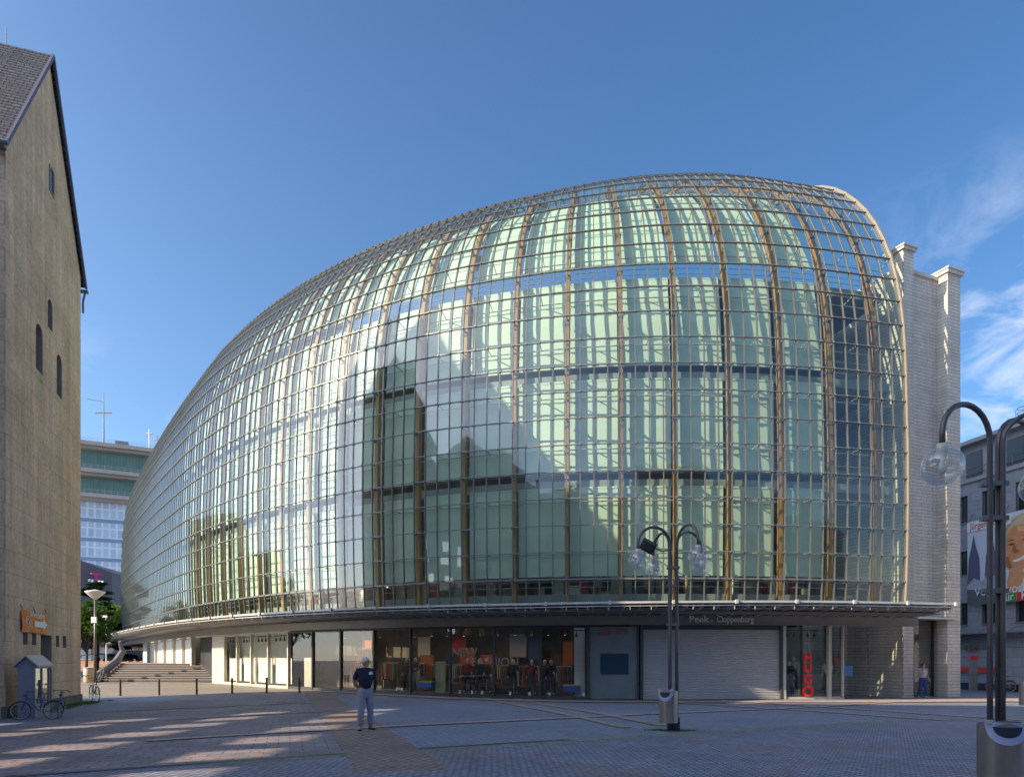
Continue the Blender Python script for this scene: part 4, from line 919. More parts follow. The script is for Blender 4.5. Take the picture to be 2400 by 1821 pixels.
w = MB(); P0, P1 = Vector((c[0].x, c[0].y, 0)), Vector((c[1].x, c[1].y, 0)); bk = Vector((-3, 22, 0))
w.add([P0, P1, P1+bk, P0+bk, c[0], c[1], c[1]+bk, c[0]+bk], [(0, 1, 5, 4), (1, 2, 6, 5), (2, 3, 7, 6), (3, 0, 4, 7), (4, 5, 6, 7)]); w.build('wall', mat('brown_grey_cladding', (.13, .115, .13), .6, 0, .1, .3), tb, world=True)
tq = pt(225, 1358, 131.4); mg = mat('magenta_sign', (.75, .02, .22), .4); text('T', 3.2, facing(tq, (P1-P0)), 'sign_letter', mg, tb, .15)
w = MB()
for k in (-2, -1, 1, 2):
    q = pt(225+k*7.5-(1 if k < 0 else 0), 1362+k*1.2, 131.4); w.box(q.x-.22, q.x+.22, q.y-.1, q.y, q.z-.25, q.z+.25)
w.build('sign_dots', M_['white'], tb, world=True)
# terrace and steps
def quadbox(mb, P, z0, z1): k = len(P); mb.add([(p[0], p[1], z0) for p in P]+[(p[0], p[1], z1) for p in P], [tuple(reversed(range(k))), tuple(range(k, 2*k))]+[(i, (i+1) % k, k+(i+1) % k, k+i) for i in range(k)])
M_['stepstone'] = mat('step_stone', (.09, .078, .075), .75, 0, .2, 1.5)  # stone darkened in place of the canopy shade on the steps
w = MB()
for k in range(8): quadbox(w, [(-28.9, 47.9+k*.35), (-20.5, 47.9+k*.35), (-20.5, 47.9+(k+1)*.35 if k < 7 else 51), (-28.9, 47.9+(k+1)*.35 if k < 7 else 51)], -.3, .09+.16*(k+1))
sto = w.build('stone_steps', M_['stepstone']); tag(sto, 'broad flight of brown stone steps under the left end of the canopy', 'steps')
w = MB()
for k in range(8): w.box(-28.88, -20.5, 47.885+k*.35, 47.9+k*.35, .055+.16*(k+1), .093+.16*(k+1))
w.build('nosing', mat('pale_nosing', (.42, .38, .36), .7), sto)
w = MB(); quadbox(w, [(-30, 51), (-14, 51), (-14, 140), (-60, 140), (-45, 90)], -.3, 1.37); struct(w.build('upper_terrace', M_['slabs']))
w = MB(); w.tube([(-29.2, 47.5, .1), (-29.2, 48.6, .7), (-29.2, 50.4, 1.5), (-29.2, 51.2, 2.3), (-29.2, 50.8, 3.0)], [.30, .30, .28, .2, .1], 10); w.box(-29.7, -28.9, 46.9, 51, -.2, .42)
tag(w.build('stair_sculpture', mat('lilac_stone', (.14, .135, .16), .6, 0, .15, 2), smooth=False), 'curved lilac grey stone handrail end beside the steps', 'handrail')
w = MB()
for k in range(8): q = (-40+k*3.3, 96); w.box(q[0], q[0]+3.0, q[1], q[1]+6, 1.3, 3.6)
pass
lb = thing('market_hall', 'low market hall with white roof and brick front far beyond the steps', 'building', (-50, 100, 0))
w = MB(); w.box(-68, -36, 100, 112, 0, 4.0); w.build('wall', mat('orange_brick', (.42, .24, .16), .7, 0, .3, .8), lb, world=True)
w = MB(); w.box(-69, -35, 98, 113, 4.0, 4.4); w.build('roof', M_['white'], lb, world=True)
for k in range(9):
    w = MB(); w.box(-67+k*3.4, -65+k*3.4, 99.9, 99.98, 1.6, 3.4); w.build('window', mat('shop_pale_glass', (.5, .56, .6), .2), lb, world=True)
for k, px in enumerate((262, 292, 320)):
    q = pt(px, 1545, 88); w = MB(); w.box(-2.1, 2.1, -.85, .85, .35, .95); w.sweep([[Vector((x, y, z)) for x, y in ((-1.2, -.75), (1.3, -.75), (1.3, .75), (-1.2, .75))] if False else [Vector((-1.3+.25*i, -.75+.1*i, .95+.5*i)), Vector((1.5-.45*i, -.75+.1*i, .95+.5*i)), Vector((1.5-.45*i, .75-.1*i, .95+.5*i)), Vector((-1.3+.25*i, .75-.1*i, .95+.5*i))] for i, z in ((0, 0), (1, 1))])
    cr_ = thing('parked_car', ['white car parked beyond the steps, under the trees', 'silver car parked beyond the middle of the steps', 'pale blue car parked beyond the steps, beside the store columns'][k], 'car', (q.x, q.y, 1.37), 0, 'cars parked beyond the steps')
    w.build('body', mat('car_paint', [(.75, .75, .75), (.5, .5, .52), (.35, .45, .6)][k], .3, .1), cr_)
    for x in (-1.3, 1.3):
        for y in (-.8, .8): w = MB(); w.tube([(x, y-.1, .32), (x, y+.1, .32)], .32, 12); w.build('wheel', M_['darksteel'], cr_)
# ------------------------------------------------------------------ trees
def tree(name, label, cat, x, y, z0, h, r, col, zc=.62, n=5000, seed=1, conifer=False, leaf=.17, group=None):
    rd_ = random.Random(seed); t = thing(name, label, cat, (x, y, z0), group=group); w = MB()
    w.tube([(0, 0, 0), (.05, .03, h*.3), (-.05, .06, h*.55), (.02, 0, h*.85)], [.16*r/3, .13*r/3, .08*r/3, .02], 8)
    cl_ = []
    for k in range(26 if not conifer else 40):
        if conifer: f = .15+.85*rd_.random(); a = rd_.random()*6.28; rr = r*(1-f*.85)*(.5+.5*rd_.random()); c = Vector((rr*cos(a), rr*sin(a), h*f)); s_ = .5+.5*(1-f)
        else:
            a = rd_.random()*6.28; e = rd_.uniform(-.8, 1.2); rr = r*sqrt(rd_.random())*.8; c = Vector((rr*cos(a), rr*sin(a), h*zc+e*h*.26*(1-rr/r*.4))); s_ = rd_.uniform(.5, 1.0)*r*.33
        cl_.append((c, s_)); w.tube([(0, 0, h*.3 if not conifer else c.z+.3), c*.5+Vector((0, 0, h*.22 if not conifer else c.z*.5+.1)), c], [.05, .03, .01], 4)
    w.build('trunk', M_['bark'], t)
    w = MB()
    for k in range(n):
        c, s_ = rd_.choice(cl_); p = Vector((rd_.gauss(0, 1), rd_.gauss(0, 1), rd_.gauss(0, .6 if not conifer else .18)))*s_*.55+c
        a = Vector((rd_.gauss(0, 1), rd_.gauss(0, 1), rd_.gauss(0, .6))).normalized(); b = a.orthogonal().normalized(); L = leaf*rd_.uniform(.6, 1.4)
        w.face([p-a*L, p+b*L*.45, p+a*L, p-b*L*.45])
    w.build('crown', leafmat(name+'_leaves', col), t); return t
def leafmat(name, col):
    m = mat(name, col, .55, 0, .45, 1.2, spec=.3); n, l = m.node_tree.nodes, m.node_tree.links
    t = n.new('ShaderNodeBsdfTranslucent'); t.inputs[0].default_value = (col[0]*1.6, col[1]*1.6, col[2]*.8, 1); x = n.new('ShaderNodeMixShader'); x.inputs[0].default_value = .4
    b = n['Principled BSDF']; o_ = n['Material Output']; l.new(b.outputs[0], x.inputs[1]); l.new(t.outputs[0], x.inputs[2]); l.new(x.outputs[0], o_.inputs[0]); return m
M_['bark'] = mat('bark', (.07, .05, .04), .9, 0, .4, 8)
q = pt(202, 1545, 62); tree('broadleaf_tree', 'mid green broadleaf tree behind the disc lamp, beside the church', 'tree', q.x, q.y, 0, 7.6, 2.5, (.035, .075, .014), seed=2, n=4600)
q = pt(226, 1545, 80); tree('conifer', 'dark spreading conifer whose branches reach in front of the dark block', 'tree', q.x, q.y, 0, 10.6, 5.2, (.015, .035, .012), seed=4, n=8000, conifer=True, leaf=.2)
q = pt(276, 1545, 92); tree('broadleaf_tree', 'bright yellow green tree by the left tip of the canopy', 'tree', q.x, q.y, 0, 10.2, 4.6, (.11, .18, .02), seed=6, n=7000, leaf=.2)
q = pt(330, 1545, 125); tree('broadleaf_tree', 'far green tree seen under the canopy beyond the steps', 'tree', q.x, q.y, 0, 8, 6.5, (.07, .12, .02), seed=8, n=5000, leaf=.22)
q = pt(244, 1545, 110); tree('broadleaf_tree', 'far green tree over the white roofed hall', 'tree', q.x, q.y, 0, 8.5, 6, (.06, .11, .02), seed=9, n=5000, leaf=.22)
# ------------------------------------------------------------------ houses behind the camera: they shade the square and show in the glass
hs_ = [(-52, -30, 18, 20, (.45, .38, .30)), (-31, -34, 22, 24, (.40, .37, .33)), (-8, -36, 20, 22, (.50, .42, .32)), (13, -35, 24, 27, (.42, .40, .37)), (38, -34, 22, 25, (.46, .40, .34)), (61, -28, 22, 18, (.40, .36, .33))]
labs = ['cream', 'grey', 'sand', 'pale grey', 'ochre', 'taupe']; 
for k, (x, y, wd_, h, c_) in enumerate(hs_):
    t = thing('town_house', labs[k]+' town house behind the camera, mirrored in the glass shell', 'house', (x, y, 0), group='town houses mirrored in the glass')
    rows = []; Pn = lambda a, z, d, x=x, y=y: Vector((x+a, y-d, z)); n_ = int(wd_/2.6)
    for i in range(n_):
        for j in range(int(h/3.4)): a = 1.0+i*2.6; rows.append((a, a+1.3, 1.2+j*3.4, 3.0+j*3.4, False, .2))
    w = MB(); holed(w, wd_-1.2, h, rows, Pn); ww = wd_-1.2
    w.face([Pn(0, 0, 0), Pn(0, h, 0), Pn(0, h, 12), Pn(0, 0, 12)]); w.face([Pn(ww, 0, 0), Pn(ww, 0, 12), Pn(ww, h, 12), Pn(ww, h, 0)]); w.face([Pn(0, 0, 12), Pn(0, h, 12), Pn(ww, h, 12), Pn(ww, 0, 12)])
    for q in rows: a, b, c, d = q[:4]; w.face([Pn(a, c, .19), Pn(b, c, .19), Pn(b, d, .19), Pn(a, d, .19)], 2)
    w.build('wall', [mat('house_plaster', c_, .85, 0, .1, .5), M_['reveal'], M_['darkglass']], t, world=True)
    w = MB(); w.add([Pn(a, z, d) for a in (-.3, ww+.3) for z, d in ((h, -.4), (h+3.8, 4.5), (h+3.8, 7.5), (h, 12.4))], [(0, 1, 2, 3), (7, 6, 5, 4), (0, 4, 5, 1), (1, 5, 6, 2), (2, 6, 7, 3)]); w.box(x+4, x+5.2, y-6, y-5, h+3, h+6); w.build('roof', mat('house_roof', (.12, .09, .08), .8, 0, .2, 2), t, world=True)

# added pierced wall, out of view, shapes sun patches and shade; tall house beyond
rw = thing('gobo_wall', 'added wall with openings left of the camera, out of view, shaping shade and patches of sun', 'wall', (-24, 3, 0))
ops = []
for j in range(4):
    for i in range(13): ops.append((1.2+i*2.35+(j % 2)*.5, 1.2+i*2.35+(j % 2)*.5+1.4, 4.2+j*2.0, 5.15+j*2.0, False, .3))
w = MB(); PQ = lambda a, z, d: Vector((-24-d, 17.5-a, z)); w.face([(-24, 17.5, 0), (-24, 20.4, 0), (-24, 20.4, 23), (-24, 17.5, 21.3)]); holed(w, 34, 15, ops, PQ, .3)
w.face([PQ(a, z, 0) for a, z in ((0, 15), (34, 15), (34, 27), (13.5, 27), (9.5, 24.4), (3.5, 18.4), (2.0, 19.6), (0, 21.3))])
w.build('wall', [M_['plaster'], M_['reveal']], rw, world=True)
th_ = thing('tall_house', 'tall plain house beyond the added wall, outside the picture', 'house', (-34, -34, 0)); w = MB(); w.box(-40, -24, -50, -16.6, 0, 26); w.build('wall', M_['plaster'], th_, world=True)
w = MB(); w.box(-40.4, -23.6, -50.4, -16.3, 26, 26.6); w.build('roof', M_['greysteel'], th_, world=True)

for k, (y0, y1, h_, c_) in enumerate(((44, 58, 15, (.34, .33, .30)), (59, 78, 21, (.30, .30, .28)))):
    t = thing('corner_house', ['low grey house left of the church', 'taller grey house left of the church'][k]+', outside the picture, mirrored low in the glass flank', 'house', (-78, y0, 0)); ww = y1-y0
    rows = [(1.2+i*2.7, 2.6+i*2.7, 1.3+j*3.3, 3.1+j*3.3, False, .2) for i in range(int((ww-1)/2.7)) for j in range(int(h_/3.3))]
    Pn = lambda a, z, d, y0=y0: Vector((-66-d, y0+a, z)); w = MB(); holed(w, ww, h_, rows, Pn)
    for q in rows: a, b, c, d = q[:4]; w.face([Pn(a, c, .19), Pn(b, c, .19), Pn(b, d, .19), Pn(a, d, .19)], 2)
    w.face([Pn(0, 0, 0), Pn(0, h_, 0), Pn(0, h_, 14), Pn(0, 0, 14)]); w.face([Pn(ww, 0, 0), Pn(ww, 0, 14), Pn(ww, h_, 14), Pn(ww, h_, 0)]); w.face([Pn(0, h_, 0), Pn(ww, h_, 0), Pn(ww, h_, 14), Pn(0, h_, 14)])
    w.build('wall', [mat('house_plaster', c_, .85, 0, .1, .5), M_['reveal'], M_['darkglass']], t, world=True)
for k, (x, y, h_) in enumerate(((-58, 52, 9), (-52, 40, 10), (-61, 70, 11))):
    tree('street_tree', ['street tree left of the church, before the low grey house', 'street tree left of the church, standing alone', 'street tree left of the church, before the taller grey house'][k], 'tree', x, y, 0, h_, 4.2, (.05, .10, .02), seed=20+k, n=2600, leaf=.26, group='street trees mirrored in the glass flank')
# ------------------------------------------------------------------ street lamps with clear globes
M_['lampmetal'] = mat('lamp_grey_brown', (.13, .12, .125), .4, .5, .15, 4)
M_['socket'] = mat('ivory_socket', (.62, .57, .48), .45)
M_['brushed'] = mat('brushed_steel_bin', (.36, .33, .30), .33, .75, .35, 2.2, stretch=(1, 1, .25))
M_['plate'] = mat('pale_blue_plate', (.36, .42, .66), .4, 0, .06, 5)
def globe_lamp(x, y, angs, label, r=.90, cam_on=None, seed=0, reach=None):
    z0 = gz(x, y); t = thing('globe_lamp', label, 'street lamp', (x, y, z0), group='twin pole lamps with clear globes')
    sep = .085; top = 4.55
    for k, a in enumerate(angs):
        a = R(a); dx, dy = cos(a), sin(a); bx = sep if dx > 0 else -sep; by = .045*(1 if dy > 0 else -1)
        rr = r if reach is None else reach[k]; dz = .0 if k % 2 == 0 else -.04
        w = MB(); pts = [(bx, by, .05), (bx, by, 2.2), (bx, by, top+dz)]
        for i in range(1, 13): th = pi*i/12; pts.append((bx+dx*rr/2*(1-cos(th)), by+dy*rr/2*(1-cos(th)), top+dz+.42*sin(th)))
        ex, ey = pts[-1][:2]; pts.append((ex, ey, 4.36)); w.tube(pts, .036 if k < 2 else .032, 10); w.build('pole', M_['lampmetal'], t, smooth=True)
        h = MB(); h.lathe([(.062, .44), (.064, .34), (.052, .27), (.04, .25)], ex, ey, 3.98, 14); h.build('socket', M_['socket'], t, smooth=True)
        g_ = MB(); prof = [(.245*sin(pi*i/16), -.245*cos(pi*i/16)) for i in range(1, 15)]; g_.lathe(prof, ex, ey, 4.14+dz, 28, cap=False)
        go = g_.build('globe', M_['globe'], t, smooth=True)
        b = MB(); b.lathe([(.012, -.08), (.04, -.06), (.05, -.02), (.045, .02), (.03, .06), (.025, .14)], ex, ey, 4.12, 14); b.build('bulb', mat('bulb_white', (.75, .74, .70), .25), go, smooth=True)
    w = MB()
    for z in (3.55, 4.0, 2.6): w = MB(); w.tube([(-.16, 0, z), (.16, 0, z)], .03, 8); w.box(-.15, .15, -.07, .07, z-.03, z+.03); w.build('clamp', M_['greysteel'], t)
    if cam_on:
        w = MB(); w.box(-.13, .13, -.08, .08, -.1, .1, M=Matrix.Translation(cam_on) @ Matrix.Rotation(.5, 4, 'Y') @ Matrix.Rotation(.5, 4, 'X')); w.box(-.19, .19, .05, .10, -.15, .15, M=Matrix.Translation(cam_on) @ Matrix.Rotation(.5, 4, 'Y')); w.tube([cam_on, (cam_on[0]+.35, cam_on[1], cam_on[2]-.14), (-.08, 0, cam_on[2]-.16)], .014, 5); w.build('floodlight', M_['darksteel'], t)
    w = MB(); w.box(-.14, .14, -.1, .1, -.05, .32); w.build('foot', M_['darksteel'], t)
    return t
def litter_bin(x, y, rz, label, r=.23, h=.86, z0=.16):
    t = thing('litter_bin', label, 'litter bin', (x, y, gz(x, y)), rz, 'steel litter bins with blue grey flaps'); w = MB(); n = 36   # local -y is the front
    rings = []
    for s_ in (0, .03, .5, .97, 1):
        ring = []
        for j in range(n):
            a = 2*pi*j/n; zt = h+.05*sin(a)*-1; ring.append((r*cos(a), r*.92*sin(a), z0+(zt-z0)*s_))
        rings.append(ring)
    w.sweep(rings, caps=True); w.build('drum', M_['brushed'], t, smooth=False)
    w = MB(); pl = []
    def on(u, v): a = -pi/2+u*.95; return ((r+.012)*cos(a), (r*.92+.012)*sin(a), h+.03-v)
    N = 24; outer = [(cos(pi*i/N), sin(pi*i/N)) for i in range(N+1)]
    for i in range(N):
        (c0, s0), (c1, s1) = outer[i], outer[i+1]
        w.face([on(c0*1.0, .27*s0), on(c1*1.0, .27*s1), on(c1*.62, .055+.13*s1), on(c0*.62, .055+.13*s0)])
    w.face([on(1.0, 0), on(.62, .055), on(.3, .055), on(0, .055), on(-.3, .055), on(-.62, .055), on(-1.0, 0), on(-.5, 0), on(0, 0), on(.5, 0)])
    w.build('flap', M_['plate'], t)
    w = MB(); M2 = [on(c*.60, .057+.125*s_) for c, s_ in outer]; ctr = Vector(on(0, .06)); k = len(w.v)
    for i in range(N): w.face([Vector(M2[i])*Vector((1, 1, 1)) if False else M2[i], M2[i+1], tuple(ctr)])
    w.build('mouth', mat('slot_shade_paint', (.03, .03, .06), .3), t)  # flat dark patch painted for the shade inside the bin opening
    w = MB()
    for sx_ in (-.75, .75): q = on(sx_, -.01); w.box(q[0]-.03, q[0]+.03, q[1]-.02, q[1]+.03, q[2]-.03, q[2]+.012)
    w.lathe([(r*.90, .0), (r*.93, .02), (r*.3, .04)], 0, 0, h-.03, 24); w.build('lid', M_['steel'], t)
    return t
la = globe_lamp(3.98, 16.85, (195, 105, 290, 30), 'twin pole lamp with four clear globes and a floodlight, in front of the roller shutter', r=.86, cam_on=(-.52, .45, 4.62))
litter_bin(3.78, 16.5, R(-38), 'steel litter bin hung on the lamp poles before the roller shutter', h=.98, z0=.22)
lb_ = globe_lamp(6.32, 8.95, (200, 28, 350), 'large twin pole lamp with clear globes near the poster at the right edge', r=.90, reach=(.86, 1.05, 1.35))
litter_bin(5.92, 8.25, R(-20), 'big steel litter bin with blue grey flap at the foot of the large lamp', r=.255, h=.93, z0=.05)
litter_bin(6.40, 8.32, R(20), 'steel litter bin half cut off by the right edge of the picture', r=.255, h=.93, z0=.05)
q = px2g(2404, 1662); litter_bin(q.x, q.y, 0, 'small litter bin at the right edge in the sunlit strip of paving', r=.22, h=1.0)
# disc lamp, small lamp, round bin on the left
q = pt(223, 1545, 47); t = thing('disc_lamp', 'grey post lamp with a wide shallow disc shade, before the trees', 'street lamp', (q.x, q.y, gz(q.x, q.y)))
w = MB(); w.tube([(0, 0, 0), (0, 0, 5.9)], [.10, .07], 10); w.build('post', M_['lampmetal'], t, smooth=True)
w = MB(); w.lathe([(.10, -.55), (.30, -.36), (.48, -.19), (.62, -.05), (.64, 0), (.35, .07), (.05, .14)], 0, 0, 6.25, 24); w.tube([(0, 0, 5.6), (0, 0, 6.3)], .03, 5); w.build('shade', mat('ivory_shade', (.62, .60, .55), .4), t, smooth=True)
w = MB(); w.box(-.22, .1, -.1, .05, 4.1, 4.5); w.build('sign_box', M_['white'], t)
q = pt(249, 1545, 66); t = thing('small_lamp', 'thin white post lamp between the bright tree and the canopy tip', 'street lamp', (q.x, q.y, 1.3))
w = MB(); w.tube([(0, 0, 0), (0, 0, 4.5)], .06, 8); w.build('post', M_['white'], t); w = MB(); w.box(-.5, .1, -.1, .1, 4.4, 4.6); w.build('head', M_['white'], t)
q = pt(208, 1545, 44.5); t = thing('litter_bin', 'round cream litter bin with black scrawl near the church corner', 'litter bin', (q.x, q.y, gz(q.x, q.y)))
w = MB(); w.lathe([(.26, .08), (.29, .12), (.31, .95), (.29, 1.0)], 0, 0, 0, 20); w.build('drum', mat('cream_bin', (.52, .42, .28), .5, 0, .1, 3), t, smooth=True); w = MB(); w.lathe([(.32, 0), (.32, .06), (.1, .1)], 0, 0, 1.0, 20); w.build('lid', mat('blue_grey_lid', (.3, .36, .5), .5), t)
w = MB(); w.tube([(-.2, -.25, .5), (-.1, -.31, .6), (-.02, -.32, .48), (.08, -.31, .58), (.18, -.27, .5)], .015, 4); w.build('scrawl', M_['darksteel'], t)
# ------------------------------------------------------------------ bollards
w = MB(); w.lathe([(.055, -.1), (.05, .70), (.058, .71), (.058, .78), (.03, .81)], 0, 0, 0, 12); bp = w.build('bollard', mat('dark_brown_bollard', (.06, .045, .04), .4, .3), smooth=False)
where = ['nearest the church', 'second from the church', 'third from the church', 'third from the brick path', 'second from the brick path', 'beside the brick path']
for k, (px, py) in enumerate(((282, 1630), (373, 1629), (461, 1627), (544, 1625), (625, 1624), (701.6, 1623))):
    q = px2g(px, py); b = bp if k == 0 else bp.copy()
    if k: C.collection.objects.link(b)
    b.location = q; tag(b, 'slim dark bollard '+where[k], 'bollard', 'row of bollards before the store')
# ------------------------------------------------------------------ bicycles
def bicycle(loc, rz, label, fc, scale=.95, lean=0):
    t = thing('bicycle', label, 'bicycle', loc, rz, 'parked bicycles'); t.scale = (scale,)*3; t.rotation_euler = (lean, 0, rz)
    blk = M_['darksteel']; fm = mat('bike_paint', fc, .35, .2)
    for nm, x in (('front_wheel', .53), ('rear_wheel', -.53)):
        w = MB(); w.tube([(x+.325*cos(a), 0, .34+.325*sin(a)) for a in [2*pi*k/28 for k in range(28)]], .018, 6, closed=True); wh_ = w.build(nm, blk, t)
        w = MB(); w.tube([(x+.30*cos(a), 0, .34+.30*sin(a)) for a in [2*pi*k/28 for k in range(28)]], .010, 4, closed=True)
        for k in range(14): a = 2*pi*k/14; w.bar((x, .02*(-1)**k, .34), (x+.30*cos(a), 0, .34+.30*sin(a)), .004, .004)
        w.tube([(x, -.05, .34), (x, .05, .34)], .02, 6); w.build('rim', M_['steel'], wh_)
        w = MB(); w.tube([(x+.355*cos(a), 0, .34+.355*sin(a)) for a in [R(20)+R(150)*k/12 for k in range(13)]], .016, 4); w.build('mudguard', blk, t)
    w = MB(); hd, bb, st_, ax = (.36, 0, .86), (-.08, 0, .30), (-.20, 0, .80), (-.53, 0, .34)
    w.tube([bb, hd], .019, 8); w.tube([(-.19, 0, .72), (.37, 0, .80)], .016, 8); w.tube([bb, (-.24, 0, .92)], .016, 8); w.tube([(.35, 0, .74), (.335, 0, .98)], .02, 8)
    for y in (-.05, .05): w.tube([ax, (-.16, y*.4, .70)], .009, 5); w.tube([(-.53, y, .34), bb], .009, 5); w.tube([(.36, y, .72), (.44, y, .5), (.53, y, .34)], .012, 6)
    w.build('frame', fm, t)
    w = MB(); w.tube([(.335, 0, .98), (.325, 0, 1.06)], .013, 6); w.tube([(.20, -.28, 1.04), (.30, -.2, 1.08), (.34, 0, 1.06), (.30, .2, 1.08), (.20, .28, 1.04)], .012, 6)
    for y in (-.25, .25): w.tube([(.27, y*.9, 1.06), (.18, y*1.1, 1.035)], .018, 6)
    w.box(.36, .42, -.04, .04, .86, .94); w.build('handlebar', blk, t)
    w = MB(); w.add([(-.38, -.08, .95), (-.38, .08, .95), (-.1, .025, .95), (-.1, -.025, .95), (-.39, -.09, .99), (-.39, .09, .99), (-.08, .02, .985), (-.08, -.02, .985)], [(3, 2, 1, 0), (4, 5, 6, 7), (0, 1, 5, 4), (1, 2, 6, 5), (2, 3, 7, 6), (3, 0, 4, 7)]); w.build('saddle', mat('saddle_red_brown', (.12, .03, .03), .4), t)
    w = MB()
    for y in (-.06, .06): w.tube([(-.25, y, .72), (-.80, y, .72)], .008, 4); w.tube([(-.53, y, .34), (-.68, y, .72)], .008, 4)
    for x in (-.35, -.5, -.65, -.78): w.tube([(x, -.06, .72), (x, .06, .72)], .007, 4)
    w.build('rack', blk, t)
    w = MB(); w.tube([(-.08, -.04, .30), (-.08, -.05, .30)], .09, 14); w.bar((-.08, -.07, .30), (.06, -.07, .18), .02, .02); w.bar((-.08, .07, .30), (-.22, .07, .42), .02, .02); w.box(.03, .1, -.15, -.06, .165, .185); w.box(-.26, -.19, .06, .15, .41, .43); w.build('crank', M_['steel'], t)
    return t
ga = atan2(gd.y, gd.x)
q = px2g(86, 1686); bicycle((q.x, q.y, gz(q.x, q.y)), R(198), 'dark blue bicycle leaning on the lilac booth with its front wheel left', (.03, .06, .22), .85, .06)
q = px2g(141, 1682); bicycle((q.x, q.y, gz(q.x, q.y)), R(-62), 'violet and silver bicycle seen head-on beside the booth', (.16, .14, .32), .85, -.06)
bicycle((-18.9, 30.9, gz(-19, 31)), R(-45), 'bicycle half hidden behind the far church corner', (.12, .12, .14), 1)
q = pt(2345, 1545, 41.5); bicycle((q.x, q.y, gz(q.x, q.y)), R(172), 'silver bicycle parked by the ticket pillar at the office block', (.35, .35, .38), 1.0)
bicycle((-28.3, 47.1, gz(-28, 47)), R(100), 'bicycle leaning in the curve of the handrail stone by the steps', (.3, .3, .33), 1)
# ------------------------------------------------------------------ people
def skin(name, joints, edges, mats, parent, sub=1, root=0):
    me = bpy.data.meshes.new(name); me.from_pydata([j[0] for j in joints], edges, []); o = bpy.data.objects.new(name, me); C.collection.objects.link(o)
    md = o.modifiers.new('s', 'SKIN'); md.use_smooth_shade = True
    for i, j in enumerate(joints):
        r = j[1] if isinstance(j[1], tuple) else (j[1], j[1]); o.data.skin_vertices[0].data[i].radius = r; o.data.skin_vertices[0].data[i].use_root = (i == root)
    sb = o.modifiers.new('u', 'SUBSURF'); sb.levels = sub; sb.render_levels = sub
    dg = bpy.context.evaluated_depsgraph_get(); m2 = bpy.data.meshes.new_from_object(o.evaluated_get(dg)); m2.name = name
    bpy.data.objects.remove(o); m2.materials.clear()
    for mm in mats: m2.materials.append(mm)
    o = bpy.data.objects.new(name, m2); C.collection.objects.link(o); o.parent = parent
    return o
def head_mesh(mb, c, yaw, pitch=0, s=1.0, face=True):
    M = Matrix.Translation(c) @ Matrix.Rotation(yaw, 4, 'Z') @ Matrix.Rotation(pitch, 4, 'X'); n, mm = 20, 14; rows = []
    for i in range(mm+1):
        ph = pi*i/mm; row = []
        for j in range(n):
            th = 2*pi*j/n; x = .073*sin(ph)*cos(th); y = .092*sin(ph)*sin(th); z = .118*cos(ph)
            if z < 0: x *= 1-.38*(-z/.118)**1.5; y *= 1-.22*(-z/.118)
            if y > 0 and abs(x) < .05: y += .010*(z < -.06)-.006*(abs(z-.012) < .02)
            row.append(M @ (Vector((x, y, z))*s))
        rows.append(row)
    mb.sweep(rows, 0, caps=False)
    P = lambda x, y, z: M @ (Vector((x, y, z))*s)
    if face:
        mb.add([P(-.006, .088, .02), P(.006, .088, .02), P(.017, .088, -.030), P(-.017, .088, -.030), P(0, .118, -.026)], [(0, 1, 4), (1, 2, 4), (2, 3, 4), (3, 0, 4)])
        for sx_ in (-1, 1):
            mb.tube([P(sx_*.072, -.012, .022), P(sx_*.084, -.018, .005), P(sx_*.078, -.008, -.024)], [.012*s, .016*s, .010*s], 6)
            mb.tube([P(sx_*.028-.012, .0845, .012), P(sx_*.028, .089, .013), P(sx_*.028+.012, .0845, .012)], [.003*s, .006*s, .003*s], 6, m=1)
            mb.tube([P(sx_*.030-.016, .088, .030), P(sx_*.030+.016, .086, .031)], .003*s, 4, m=2)
        mb.tube([P(-.022, .083, -.058), P(0, .092, -.056), P(.022, .083, -.058)], [.002*s, .0045*s, .002*s], 6, m=3)
    return M
def hand(mb, wr, d, side, up, curl=.5, m=0, s=1.0):
    """palm and five bent fingers; d = direction the hand points, side = towards the thumb"""
    d = Vector(d).normalized(); sd = Vector(side); sd = (sd-d*sd.dot(d)).normalized(); nrm = d.cross(sd)*up
    w_ = Vector(wr); mb.tube([w_-d*.02, w_+d*.03, w_+d*.07, w_+d*.095], [.022*s, .030*s, .036*s, .030*s], 8, m=m)
    for k, (o_, L) in enumerate(((.027, .070), (.009, .078), (-.009, .073), (-.026, .056))):
        p0 = w_+d*.085+sd*o_; a = curl; p1 = p0+(d*cos(a)+nrm*sin(a))*L*.45; p2 = p1+(d*cos(a*2)+nrm*sin(a*2))*L*.33; p3 = p2+(d*cos(a*2.8)+nrm*sin(a*2.8))*L*.25
        mb.tube([p0, p1, p2, p3], [.009*s, .0085*s, .0078*s, .006*s], 6, m=m)
    p0 = w_+d*.03+sd*.028; p1 = p0+(d*.6+sd*.7+nrm*.2).normalized()*.035; p2 = p1+(d*.9+sd*.2+nrm*.4).normalized()*.03; mb.tube([p0, p1, p2], [.012*s, .010*s, .008*s], 6, m=m)
